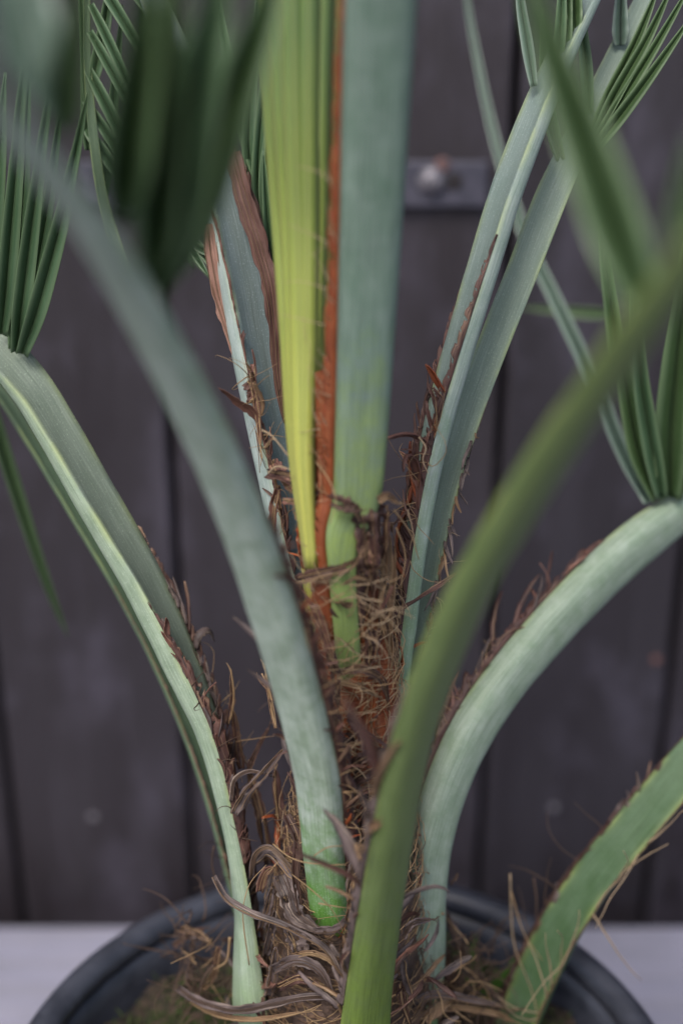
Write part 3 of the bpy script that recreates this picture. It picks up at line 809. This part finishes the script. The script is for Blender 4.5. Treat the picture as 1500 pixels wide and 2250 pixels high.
# right frond: cluster at the top of the right stalk
for c, w, mt in (
    ([(1425, 1106, .145), (1370, 1000, .18), (1300, 830, .24), (1220, 660, .30), (1150, 510, .345), (1085, 300, .39), (1035, 60, .43), (1010, -120, .45)], 36, 'leaf_blue'),
    ([(1444, 1096, .145), (1404, 1000, .145), (1380, 880, .146), (1352, 740, .15), (1330, 560, .155), (1320, 380, .16)], 44, 'leaf_dark'),
    ([(1452, 1092, .142), (1432, 990, .138), (1410, 860, .134), (1396, 720, .13), (1390, 540, .126)], 40, 'leaf'),
    ([(1470, 1092, .146), (1472, 960, .142), (1486, 800, .138), (1506, 620, .134), (1530, 420, .13)], 70, 'leaf_dark'),
    ([(1482, 1092, .15), (1506, 960, .15), (1530, 800, .15), (1560, 600, .15)], 50, 'leaf_dark'),
    ([(1345, 690, .40), (1290, 688, .41), (1220, 682, .42), (1140, 676, .43)], 24, 'leaf_dark')):
    L(S9, c, w, mt, 50)

# ---- sheath margins, strips and hairs
def bellw(a, b, c=.0006): return lambda t: c + a * math.sin(math.pi * min(1, max(0, t)) ** b)
I = s_at
def rightedge(S):   # +1 or -1: the side of B that points to +X
    return 1 if S.B[S.n // 2].x > 0 else -1
r1, r2, r3, r5, r6, r7, r8, r9, r10 = [rightedge(s) for s in (S1, S2, S3, S5, S6, S7, S8, S9, S10)]
r2b = rightedge(S2b)
fringe(S1, r1, I(S1, 1980), I(S1, 1120), lambda t: .0068 * (1 - t) ** .5 + .0006, .45, 'brown', .4, 1)
slivers(S1, r1, I(S1, 1950), I(S1, 1180), 34, ('brown', 'brown', 'pink', 'rust'), .8, 1.0, (.8, 1.6), .12)
edge_hairs(S1, r1, I(S1, 1950), I(S1, 1300), 40, 'hair', (.008, .03), .0003)
fringe(S1, -r1, I(S1, 1950), I(S1, 1480), lambda t: .003 * (1 - t) + .0004, 1.1, 'brown', .6, 2)
slivers(S1, -r1, I(S1, 1850), I(S1, 1480), 12, ('brown', 'brown', 'grey'), .9, .9, (.9, 1.7), .3)
edge_hairs(S1, -r1, I(S1, 1950), I(S1, 1480), 16, 'hair_dark', (.01, .028))
# left stalk: both edges
fringe(S2, r2, I(S2, 2150), I(S2, 1190), lambda t: .0085 * (1 - t) ** .6 + .0005, .55, 'brown', .4, 3)
slivers(S2, r2, I(S2, 2180), I(S2, 1330), 44, ('brown', 'grey', 'brown', 'grey'), .6, 1.0, (.9, 1.7), .12)
edge_hairs(S2, r2, I(S2, 2100), I(S2, 1400), 34, 'hair', (.01, .03))
fringe(S2, -r2, I(S2, 1900), I(S2, 1330), lambda t: .0062 * math.sin(math.pi * min(1, .25 + .75 * t)) ** .8 + .0004, 1.25, 'brown', .3, 4)
slivers(S2, -r2, I(S2, 1850), I(S2, 1380), 26, ('brown', 'grey', 'pink'), .2, 1.0, (.8, 1.4), 0, .6)
edge_hairs(S2, -r2, I(S2, 2000), I(S2, 1500), 12, 'hair_dark', (.01, .025))
fringe(S2b, -r2b, I(S2b, 2000), I(S2b, 1300), lambda t: .002 * (1 - t) + .0006, .4, 'pink', .4, 5)
edge_hairs(S2b, -r2b, I(S2b, 2050), I(S2b, 1800), 12, 'hair_dark', (.012, .03))
# back left stalk: wide papery margins
fringe(S3, r3, I(S3, 1150), I(S3, 330), lambda t: .0095 * math.sin(math.pi * min(.999, .12 + t * .88)) ** .7 + .0005, .25, 'brown', .25, 6)
fringe(S3, r3, I(S3, 1100), I(S3, 400), lambda t: .006 * math.sin(math.pi * min(.999, .15 + t * .85)) + .0005, .7, 'pink', .35, 16)
fringe(S3, -r3, I(S3, 1200), I(S3, 480), lambda t: .0008 + .006 * max(0, (t - .55) / .45) ** .8 * (1 if t < .97 else .3), .35, 'pink', .3, 7)
fringe(S3, -r3, I(S3, 1250), I(S3, 740), lambda t: .0022 + .0015 * math.sin(t * 20), 1.0, 'brown', .7, 8)
slivers(S3, -r3, I(S3, 1200), I(S3, 800), 16, ('brown', 'pink', 'tan'), .5, .9, (.8, 1.4), .15, .9)
edge_hairs(S3, -r3, I(S3, 1150), I(S3, 820), 22, 'hair', (.012, .035), .0003, .6, .4, 2.4)
edge_hairs(S3, r3, I(S3, 900), I(S3, 500), 12, 'hair', (.006, .015), .00022)
# centre stalk: rust sheet on its left
fringe(S5, -r5, I(S5, 1420), I(S5, -100), lambda t: .0012 + .0082 * (1 - t) ** .75, .12, 'rust', .15, 9)
fringe(S5, -r5, I(S5, 1300), I(S5, 300), lambda t: .001 + .006 * (1 - t) ** .8, .55, 'rust', .3, 19)
edge_hairs(S5, -r5, I(S5, 1350), I(S5, 300), 30, 'hair_pale', (.01, .03), .0003, .8, .9, .8)
fringe(S5, r5, I(S5, 1400), I(S5, 1090), lambda t: .008 * (1 - t) ** .5 + .0008, .3, 'brown', .4, 10)
# back right stalks
fringe(S6, -r6, I(S6, 1500), I(S6, 650), lambda t: .0055 * (1 - t) ** .6 + .0004, .4, 'brown', .5, 11)
slivers(S6, -r6, I(S6, 1400), I(S6, 820), 16, ('brown', 'brown', 'pink'), .7, .8, (.9, 1.7), .3)
fringe(S6, r6, I(S6, 1600), I(S6, 530), lambda t: .0056 * (1 - t) ** .5 + .0004, 1.3, 'brown', .45, 12)
slivers(S6, r6, I(S6, 1600), I(S6, 860), 42, ('brown', 'pink', 'brown', 'rust'), .2, .9, (.9, 1.7), .2, 1.0)
edge_hairs(S6, r6, I(S6, 1400), I(S6, 880), 26, 'hair', (.012, .036), .0003, .2, .3, 2.2)
fringe(S7, r7, I(S7, 1500), I(S7, 880), lambda t: .0022 * (1 - t) ** .4 + .0004, .9, 'grey', .6, 13)
slivers(S7, r7, I(S7, 1480), I(S7, 930), 24, ('grey', 'grey', 'tan'), .3, -1.0, (.7, 1.3), .0, .7)
edge_hairs(S7, r7, I(S7, 1480), I(S7, 1000), 10, 'hair_pale', (.008, .02), .00025)
# front right stalk
fringe(S8, -r8, I(S8, 2200), I(S8, 1500), lambda t: .0032 * (1 - t) ** .5 + .0004, .5, 'grey', .5, 14)
slivers(S8, -r8, I(S8, 2230), I(S8, 1700), 26, ('grey', 'tan', 'brown'), .6, .9, (.8, 1.7), .25)
fringe(S8, r8, I(S8, 2240), I(S8, 1950), lambda t: .0024 * (1 - t) ** .5 + .0004, .6, 'grey', .6, 15)
slivers(S8, r8, I(S8, 2240), I(S8, 2000), 12, ('grey', 'brown'), .9, .8, (.9, 1.6), .4)
# right stalk: upper edge
fringe(S9, -r9, I(S9, 2000), I(S9, 1240), lambda t: .0062 * (1 - t) ** .4 + .0004, .35, 'brown', .5, 17)
slivers(S9, -r9, I(S9, 1950), I(S9, 1270), 46, ('brown', 'brown', 'pink', 'grey'), .5, 1.0, (.8, 1.6), .2, .6)
edge_hairs(S9, -r9, I(S9, 1900), I(S9, 1450), 26, 'hair', (.006, .018), .00025)
fringe(S9, r9, I(S9, 2000), I(S9, 1180), lambda t: .0009, .5, 'grey', .3, 18)
edge_hairs(S9, r9, I(S9, 2200), I(S9, 1850), 10, 'hair_dark', (.008, .02))
# low right stalk: curly fibres
fringe(S10, -r10, I(S10, 2300), I(S10, 1640), lambda t: .0035 * (1 - t) ** .6 + .0006, .5, 'brown', .4, 20)
slivers(S10, -r10, I(S10, 2200), I(S10, 1700), 22, ('brown', 'grey'), .5, 1.0, (.7, 1.3), .05)
fringe(S10, r10, I(S10, 2300), I(S10, 1640), lambda t: .0022 * (1 - t) ** .6 + .0006, .9, 'tan', .4, 21)
edge_hairs(S10, r10, I(S10, 2230), I(S10, 1780), 13, 'hair_pale', (.03, .055), .0006, .05, 1.4, 1.3)
edge_hairs(S10, -r10, I(S10, 2200), I(S10, 1850), 7, 'hair_dark', (.02, .04), .0005, .5, 1.3, 1.0)

# ---- trunk clothing: wrapped ribbons given by path, random strips, hairs
RW = .64
def s_gap(s, k, sd): return k in (1, 2, 3) and noise.noise(Vector((s * 6, k * 3.7, sd + 40))) > .38
def ribbon(ctrl, wpx, mat='brown', face=None, n=30, parent=None, cup=.3, rag=.5, name='sheath_strip', tw=0.0, gaps=True):
    sm = [Vector(s) for s in catmull([tuple(P(*c)) for c in ctrl], n)]
    W = wpx * RW * depth(*ctrl[0]) / FPX; v = []; uv = []; K = 6; Ln = 0; sd_ = R(0, 99); tr = [[] for _ in range(3)]; to = [R(-.95, .95) for _ in range(3)]
    for i in range(n):
        t = (sm[min(i + 1, n - 1)] - sm[max(i - 1, 0)]).normalized(); s = i / (n - 1)
        if i: Ln += (sm[i] - sm[i - 1]).length
        view = (CAM - sm[i]).normalized() if face is None else Vector(face)
        nn = (view - t * view.dot(t)).normalized()
        nn = Matrix.Rotation(tw * s + .5 * noise.noise(Vector((s * 4, sd_, 0))), 3, t) @ nn; bb = t.cross(nn)
        w = W * (.55 + .45 * math.sin(math.pi * min(1, s * 1.5 + .15) if s < .25 else math.pi / 2)) * (1 - s ** 3) ** .6 + .0003
        for k in range(K):
            h = -1 + 2 * k / (K - 1)
            e = 1 + rag * noise.noise(Vector((s * 14, k * 5.0, sd_)))
            v.append(sm[i] + bb * (h * w * .5 * e) + nn * (cup * W * (h * h - .5) + .18 * W * noise.noise(Vector((s * 9, h * 1.3, sd_)))))
            uv.append(((h + 1) * W * .5, Ln))
        for q in range(3): tr[q].append(sm[i] + bb * (to[q] * w * .5 * (1 + .15 * math.sin(s * 9 + q))) + nn * (cup * W * (to[q] ** 2 - .5) + .0004 + .18 * W * noise.noise(Vector((s * 9, to[q] * 1.3, sd_)))))
    f = [(i * K + k, i * K + k + 1, (i + 1) * K + k + 1, (i + 1) * K + k) for i in range(n - 1) for k in range(K - 1)
         if not (gaps and s_gap(i / n, k, sd_))]
    mb = MB(); mb.v = v; mb.f = f; mb.uv = uv; nf0 = len(f)
    for q in range(3):
        ext = (tr[q][-1] - tr[q][-3]); e0 = tr[q][-1]
        pts = tr[q][(q * 3) % 5:] + [e0 + ext * 1.2 + rvec() * .0008, e0 + ext * 2.4 + rvec() * .002]
        mb.tube(pts, .00027, .00014, 4, R(0, 4))
    o = link(name, mesh(name, mb.v, mb.f, True, mb.uv), None, M[mat])
    o.data.materials.append(M['hair' if mat in ('rust', 'tan', 'pink') else rnd.choice(('hair', 'tan', 'hair_dark'))])
    o.data.polygons.foreach_set('material_index', [0] * nf0 + [1] * (len(o.data.polygons) - nf0))
    md = o.modifiers.new('thickness', 'SOLIDIFY'); md.thickness = .0004
    return under(o, parent or trunk)
def strand(ctrl, r=.0004, mat='hair', parent=None, name='fibre_strand'):
    mb = MB(); mb.tube([Vector(s) for s in catmull([tuple(P(*c)) for c in ctrl], 22)], r, r * .4, 5, R(0, 3))
    return under(mb.build(name, M[mat]), parent or trunk)

# upper trunk: brown plates and bands
for c, w, mt in (
    ([(650, 1275, -.018), (700, 1262, -.022), (760, 1248, -.026), (790, 1225, -.03)], 34, 'brown'),
    ([(585, 1040, .02), (640, 1050, .006), (700, 1075, -.008), (750, 1090, -.02), (775, 1120, -.024)], 34, 'brown'),
    ([(600, 1015, .03), (625, 1050, .02), (640, 1080, .01)], 40, 'pink'),
    ([(620, 1100, .01), (660, 1105, .002), (710, 1112, -.008)], 18, 'pink'),
    ([(610, 1075, .02), (600, 1120, .02), (598, 1180, .02), (612, 1240, .016)], 26, 'pink'),
    ([(730, 1100, -.024), (760, 1110, -.027), (790, 1120, -.028)], 44, 'brown'),
    ([(800, 1120, -.02), (805, 1170, -.022), (808, 1230, -.022), (812, 1260, -.02)], 74, 'brown'),
    ([(840, 1110, -.012), (838, 1160, -.012), (840, 1230, -.01)], 50, 'brown'),
    ([(820, 1190, -.02), (822, 1230, -.022), (826, 1250, -.02)], 34, 'pink'),
    ([(812, 1230, -.014), (806, 1290, -.014), (800, 1350, -.012), (796, 1390, -.01)], 56, 'brown'),
    ([(846, 1180, -.008), (844, 1260, -.008), (836, 1330, -.008), (846, 1400, -.008)], 20, 'tan'),
    ([(856, 1150, -.004), (862, 1250, -.004), (856, 1350, -.004), (860, 1450, -.004)], 24, 'tan'),
    ([(830, 1100, -.02), (850, 1090, -.02), (872, 1104, -.016)], 22, 'tan'),
    ([(735, 1290, -.022), (790, 1270, -.02), (850, 1300, -.006)], 10, 'tan'),
    ([(740, 1480, -.02), (790, 1470, -.026), (836, 1490, -.022), (852, 1540, -.014)], 24, 'brown'),
    ([(745, 1500, -.02), (790, 1510, -.026), (830, 1530, -.02)], 14, 'tan'),
    ([(770, 1700, -.03), (790, 1670, -.034), (820, 1655, -.03), (850, 1650, -.018)], 34, 'brown'),
    ([(765, 1760, -.03), (780, 1720, -.034), (810, 1700, -.034), (840, 1690, -.024)], 34, 'brown'),
    ([(760, 1800, -.03), (775, 1760, -.034), (800, 1735, -.034), (830, 1730, -.026)], 28, 'pink'),
    ([(775, 1840, -.034), (790, 1790, -.036), (812, 1760, -.036)], 30, 'brown'),
    ([(725, 1560, -.026), (740, 1620, -.03), (745, 1690, -.032)], 30, 'brown'),
    ([(720, 1420, -.02), (735, 1480, -.024), (742, 1550, -.026)], 28, 'brown'),
    ([(690, 1330, -.02), (712, 1390, -.022), (730, 1450, -.024)], 30, 'pink'),
    ([(810, 1385, -.014), (820, 1420, -.016), (812, 1460, -.016)], 44, 'brown'),
    ([(790, 1400, -.012), (800, 1440, -.014), (790, 1480, -.014)], 26, 'pink'),
    ([(835, 1560, -.012), (846, 1620, -.012), (838, 1700, -.016)], 30, 'rust'),
    ([(815, 1480, -.012), (812, 1560, -.016), (806, 1650, -.018)], 46, 'rust'),
    ([(790, 1520, -.014), (784, 1590, -.018), (782, 1660, -.02)], 40, 'rust'),
    ([(716, 1000, -.008), (716, 1080, -.012), (712, 1160, -.014), (716, 1230, -.016)], 46, 'rust'),
    ([(668, 1120, .0), (662, 1180, .0), (668, 1250, .0)], 26, 'rust'),
    # low left: grey folded sheath, big pale plates
    ([(515, 1790, .0), (540, 1745, .002), (580, 1700, .002), (625, 1645, .0)], 30, 'grey'),
    ([(508, 1760, .004), (515, 1715, .006), (545, 1695, .006), (580, 1700, .004)], 12, 'grey'),
    ([(630, 1790, -.012), (655, 1850, -.02), (650, 1920, -.026), (660, 2010, -.03)], 30, 'brown'),
    ([(618, 1920, -.018), (632, 1960, -.026), (650, 2010, -.032), (700, 2045, -.036)], 66, 'grey'),
    ([(640, 2030, -.03), (655, 2070, -.034), (660, 2110, -.036)], 66, 'grey'),
    ([(560, 1890, -.006), (585, 1870, -.01), (612, 1890, -.014), (640, 1930, -.02)], 26, 'grey'),
    ([(552, 1930, -.008), (560, 1880, -.012), (590, 1862, -.016), (625, 1890, -.02), (655, 1935, -.026)], 16, 'grey'),
    ([(570, 1960, -.012), (582, 1920, -.016), (600, 1905, -.018)], 26, 'pink'),
    ([(575, 2040, -.02), (590, 1990, -.022), (598, 1950, -.022)], 26, 'grey'),
    ([(585, 2100, -.024), (596, 2050, -.026), (604, 2000, -.026)], 24, 'grey'),
    ([(590, 2190, -.03), (602, 2130, -.03), (606, 2080, -.03)], 30, 'grey'),
    ([(470, 1925, -.016), (500, 1975, -.024), (560, 2010, -.034), (640, 2040, -.044), (720, 2090, -.05), (755, 2170, -.052), (762, 2250, -.05)], 20, 'grey'),
    ([(390, 2170, -.004), (440, 2200, -.016), (520, 2220, -.03), (600, 2205, -.04), (690, 2190, -.046), (760, 2200, -.05)], 24, 'grey'),
    ([(420, 2200, .0), (480, 2230, -.02), (560, 2240, -.036), (660, 2225, -.046)], 16, 'tan'),
    ([(600, 2130, -.034), (650, 2110, -.04), (700, 2130, -.044), (730, 2180, -.046)], 34, 'grey'),
    ([(610, 2170, -.036), (660, 2150, -.042), (710, 2175, -.046)], 30, 'brown'),
    ([(640, 2100, -.036), (690, 2095, -.042), (735, 2120, -.046), (750, 2180, -.048)], 16, 'tan'),
    ([(690, 2045, -.04), (740, 2040, -.046), (765, 2010, -.048)], 22, 'grey'),
    ([(770, 1990, -.05), (775, 1930, -.052), (785, 1880, -.052), (800, 1840, -.05)], 34, 'grey'),
    ([(765, 2040, -.05), (772, 1980, -.054), (778, 1930, -.054)], 24, 'tan'),
    ([(560, 2070, -.014), (565, 2110, -.016), (572, 2140, -.016)], 14, 'grey'),
    # right base
    ([(885, 2060, -.03), (905, 2030, -.03), (945, 2020, -.024)], 22, 'grey'),
    ([(885, 2110, -.034), (890, 2150, -.036), (905, 2190, -.034)], 24, 'grey'),
    ([(880, 2160, -.034), (885, 2200, -.036), (900, 2250, -.036)], 20, 'brown'),
    ([(895, 2215, -.02), (950, 2185, -.012), (1030, 2195, .0), (1110, 2215, .016)], 26, 'grey'),
    ([(900, 2240, -.02), (980, 2215, -.006), (1080, 2225, .01), (1130, 2245, .02)], 20, 'tan'),
    ([(960, 2070, .03), (985, 2130, .03), (1000, 2200, .03)], 34, 'brown'),
    ([(1010, 2120, .045), (1060, 2160, .045), (1110, 2210, .045)], 26, 'grey'),
    ([(965, 1990, .03), (1000, 2050, .035), (1030, 2130, .04)], 24, 'grey'),
    ([(395, 2040, .03), (430, 2050, .028), (462, 2070, .024)], 24, 'brown'),
    ([(425, 2060, .024), (418, 2120, .024), (412, 2200, .022)], 18, 'grey'),
    ([(380, 2080, .034), (420, 2050, .032), (450, 2040, .03)], 18, 'brown'),
    ([(480, 2080, .01), (470, 2140, .008), (440, 2180, .01)], 22, 'brown'),
    # dark leaves behind the left base
    ([(590, 1900, .02), (575, 1800, .026), (560, 1740, .03), (545, 1690, .034)], 34, 'brown'),
    ([(620, 1850, .01), (612, 1760, .016), (605, 1690, .02)], 34, 'brown'),
    ([(530, 1690, .03), (520, 1620, .034), (512, 1560, .036)], 26, 'brown'),
    ([(545, 1700, .03), (558, 1660, .032), (590, 1600, .034)], 14, 'brown'),
    ([(500, 1590, .034), (510, 1540, .036), (508, 1480, .036)], 14, 'brown'),
    ([(600, 1540, .0), (590, 1510, .004), (568, 1490, .006)], 24, 'brown'),
    ([(606, 1600, -.004), (596, 1560, .0), (584, 1480, .002)], 8, 'tan')):
    ribbon(c, w, mt)
for c, w, mt in (
    ([(512, 335, .093), (535, 430, .086), (566, 530, .079), (592, 620, .073), (606, 720, .068), (612, 820, .063), (626, 930, .056)], 62, 'redbrown'),
    ([(528, 380, .094), (560, 480, .086), (590, 590, .078), (612, 700, .071), (622, 800, .066)], 40, 'brown'),
    ([(458, 492, .080), (466, 560, .076), (480, 640, .072), (498, 700, .068), (520, 770, .062), (540, 850, .056), (560, 940, .048)], 46, 'tan_pink'),
    ([(540, 840, .05), (556, 862, .048), (545, 885, .046)], 40, 'brown'),
    ([(556, 800, .052), (558, 850, .048), (566, 910, .045), (572, 980, .04)], 22, 'pink')):
    ribbon(c, w, mt, parent=S3.o, rag=.45, cup=.15, gaps=False)
# single strands one can follow
for c, r, mt in (
    ([(600, 1855, -.02), (640, 1885, -.04), (690, 1898, -.055), (760, 1900, -.06)], .0005, 'hair'),
    ([(690, 1880, -.058), (720, 1862, -.06), (765, 1858, -.058)], .0004, 'hair'),
    ([(548, 2120, -.024), (536, 2040, -.026), (535, 1990, -.026), (550, 1940, -.024), (585, 1900, -.02)], .0004, 'hair'),
    ([(640, 1920, -.03), (690, 1960, -.058), (730, 2000, -.06), (760, 2060, -.058)], .0004, 'hair'),
    ([(700, 1985, -.056), (740, 1992, -.06), (770, 1996, -.058)], .0004, 'hair'),
    ([(470, 2120, .0), (448, 2150, .0), (440, 2190, -.002), (455, 2230, -.006)], .0009, 'hair_dark'),
    ([(505, 2060, .004), (498, 2110, .004), (470, 2130, .004)], .0008, 'hair'),
    ([(470, 1860, .03), (466, 1900, .03), (480, 1950, .026), (505, 1990, .02)], .0006, 'hair_dark'),
    ([(640, 1660, -.02), (645, 1700, -.024), (655, 1750, -.03), (660, 1850, -.036)], .0004, 'hair'),
    ([(575, 1480, .0), (590, 1510, -.004), (602, 1560, -.008), (608, 1600, -.01)], .0004, 'hair'),
    ([(575, 945, .02), (600, 960, .01), (640, 1010, .0), (690, 1070, -.01)], .0005, 'hair_pale'),
    ([(580, 985, .02), (600, 965, .016), (625, 990, .01), (660, 1030, .0)], .0004, 'hair'),
    ([(590, 1040, .016), (610, 1025, .01), (650, 1036, .004)], .0007, 'hair_pale'),
    ([(690, 1010, -.006), (720, 1050, -.016), (738, 1100, -.026), (725, 1150, -.024)], .0004, 'hair'),
    ([(920, 960, .03), (935, 985, .028), (928, 1010, .024), (940, 1040, .02)], .0005, 'hair_pale'),
    ([(895, 1120, .01), (905, 1160, .008), (912, 1200, .006)], .0004, 'hair_pale'),
    ([(865, 1120, -.004), (900, 1170, .002), (920, 1230, .006)], .0005, 'hair'),
    ([(870, 1160, -.006), (890, 1220, -.004), (880, 1290, -.006)], .0005, 'hair'),
    ([(745, 1320, -.022), (790, 1310, -.026), (840, 1340, -.018)], .0004, 'hair_pale'),
    ([(1120, 1920, .05), (1122, 2000, .05), (1130, 2080, .046), (1165, 2170, .04), (1180, 2230, .03)], .0006, 'hair_pale'),
    ([(1122, 1960, .05), (1150, 2050, .046), (1190, 2110, .04)], .0005, 'hair'),
    ([(1172, 1930, .06), (1178, 1980, .058), (1176, 2040, .054)], .0007, 'hair_dark'),
    ([(1075, 2100, .06), (1100, 2030, .06), (1140, 2010, .056), (1165, 2050, .05)], .0007, 'hair_dark'),
    ([(990, 1945, .03), (1004, 1920, .03), (1000, 1935, .028), (975, 1936, .024)], .0006, 'hair_dark')):
    strand(c, r, mt)
# base curls over the soil: random ribbons round the foot
for k in range(110):
    a = R(0, 2 * math.pi); z = R(.25, .36)
    p = trunk_pt(a, z, R(-.004, .012))
    tan = Vector((-math.sin(a), math.cos(a), 0)) * rnd.choice((-1, 1)); outv = Vector((math.cos(a), math.sin(a), 0))
    d = tan * R(.6, 1) + outv * R(-.1, .5) + Vector((0, 0, R(-.3, .7)))
    place(rnd.choice(STRIPS[rnd.choice(('brown', 'grey', 'grey', 'tan', 'pink'))]), trunk, p, d, outv + rvec() * .4, R(.8, 1.5))
for k in range(90):
    a = R(0, 2 * math.pi); z = R(.36, .58)
    p = trunk_pt(a, z, R(-.002, .004))
    tan = Vector((-math.sin(a), math.cos(a), 0)) * rnd.choice((-1, 1)); outv = Vector((math.cos(a), math.sin(a), 0))
    d = tan * R(-.6, .8) + outv * R(0, .35) + Vector((0, 0, R(.2, 1)))
    place(rnd.choice((STRIPS if R(0, 1) < .35 else SLIVER)[rnd.choice(('brown', 'brown', 'rust', 'tan', 'pink'))]), trunk, p, d, outv + rvec() * .3, R(.7, 1.3))
for mt, cnt, z0, z1, r in (('hair', 420, .40, .63, .00028), ('hair_pale', 160, .42, .62, .00028), ('hair_dark', 260, .25, .46, .0004), ('hair', 260, .25, .45, .00036)):
    mb = MB()
    for _ in range(cnt):
        a = R(0, 2 * math.pi); z = R(z0, z1); da = G(.16); dz = G(.0026); off = R(.0, .006); pts = []
        for q in range(11):
            pts.append(trunk_pt(a, z, off)); a += da * R(.3, 1.7); z += dz + G(.0009); off = max(-.001, off + G(.0011) + (.0006 if q > 6 else 0)); dz += G(.0005)
        mb.tube(pts, r * R(.7, 1.4), r * .4, 4, R(0, 4))
    tag(under(mb.build('fibre_hairs', M[mt]), trunk), kind='stuff')
# loose fibres lying on the soil round the foot
mb = MB()
for _ in range(420):
    a = R(0, 2 * math.pi); r = R(.045, .105); x, yy = r * math.cos(a), r * math.sin(a)
    p = Vector((x, yy, soil_h(x, yy) + R(.001, .012 + .03 * max(0, 1 - (r - .045) / .05))))
    mb.tube(hair_path(p, Vector((G(), G(), G(.35))), R(.012, .04), G(1.6), 9, .15), R(.0003, .0007), .0002, 4, R(0, 4))
tag(under(mb.build('fibre_hairs', M['hair_dark']), trunk), kind='stuff')

for cx, cy, cY, cnt, mt in ((425, 2080, .03, 34, 'hair_dark'), (450, 2180, .012, 40, 'hair_dark'), (430, 2130, .02, 5, 'hair'), (1000, 2120, .04, 90, 'hair_dark'), (1040, 2200, .03, 90, 'hair_dark'), (1010, 2190, .02, 14, 'hair'), (960, 2200, .0, 18, 'hair')):
    mb = MB()
    for _ in range(cnt):
        p = P(cx + G(28), cy + G(40), cY + G(.006))
        mb.tube(hair_path(p, Vector((G(), G(), G(.8))), R(.012, .04), G(2.2), 10, .1), R(.0003, .0007), .0002, 4, R(0, 4))
    tag(under(mb.build('fibre_hairs', M[mt]), trunk), kind='stuff')

# pale threads lying across the front of the upper trunk
for mt, cnt in (('hair', 46), ('hair_pale', 26), ('tan', 16)):
    mb = MB()
    for _ in range(cnt):
        p = P(R(690, 850), R(1270, 1720), R(-.037, -.026))
        mb.tube(hair_path(p, Vector((G(), G(.2), G(.6))), R(.008, .024), G(1.6), 9), R(.0002, .00042), .00015, 4, R(0, 4))
    tag(under(mb.build('fibre_hairs', M[mt]), trunk), kind='stuff')
for k in range(16):
    p = P(R(690, 850), R(1300, 1720), R(-.032, -.024))
    place(rnd.choice((STRIPS if k % 3 == 0 else SLIVER)[rnd.choice(('brown', 'pink', 'tan', 'brown'))]), trunk, p, Vector((G(), G(.3), G(.6))), Vector((0, -1, .3)) + rvec() * .4, R(.7, 1.2))

# ---- little weeds on the soil
def weed(px, py, Y, n, label, grp=None):
    p0 = P(px, py, Y); p0.z = soil_h(p0.x, p0.y) - .002
    e = empty('weed', p0); tag(e, label, 'weed', grp)
    for k in range(n):
        a = R(0, 6.28); d = Vector((math.cos(a) * R(.1, .5), math.sin(a) * R(.1, .5), 1)).normalized(); Ln = R(.022, .05); W = R(.002, .004)
        v = []; uv = []; side = d.cross(Vector((0, -1, .3))).normalized(); p = Vector((0, 0, 0)); dd = d.copy()
        for i in range(9):
            t = i / 8; w = W * (1 - t ** 2) ** .8 * (.6 + t) + .0002
            v += [p - side * w * .5, p + Vector((0, 0, -.0004)), p + side * w * .5]; uv += [(0, t * Ln), (W / 2, t * Ln), (W, t * Ln)]
            dd = (dd + Vector((d.x, d.y, -.12)) * .09).normalized(); p = p + dd * Ln / 8
        f = [(i * 3 + k2, i * 3 + k2 + 1, i * 3 + k2 + 4, i * 3 + k2 + 3) for i in range(8) for k2 in range(2)]
        o = link('blade', mesh('blade', v, f, True, uv), e, M['weed'])
weed(1075, 2110, .085, 9, 'small green grass weed growing behind the right stalk in the pot')
weed(1030, 2090, .1, 5, 'thin grass seedling close to the pot rim behind the palm')
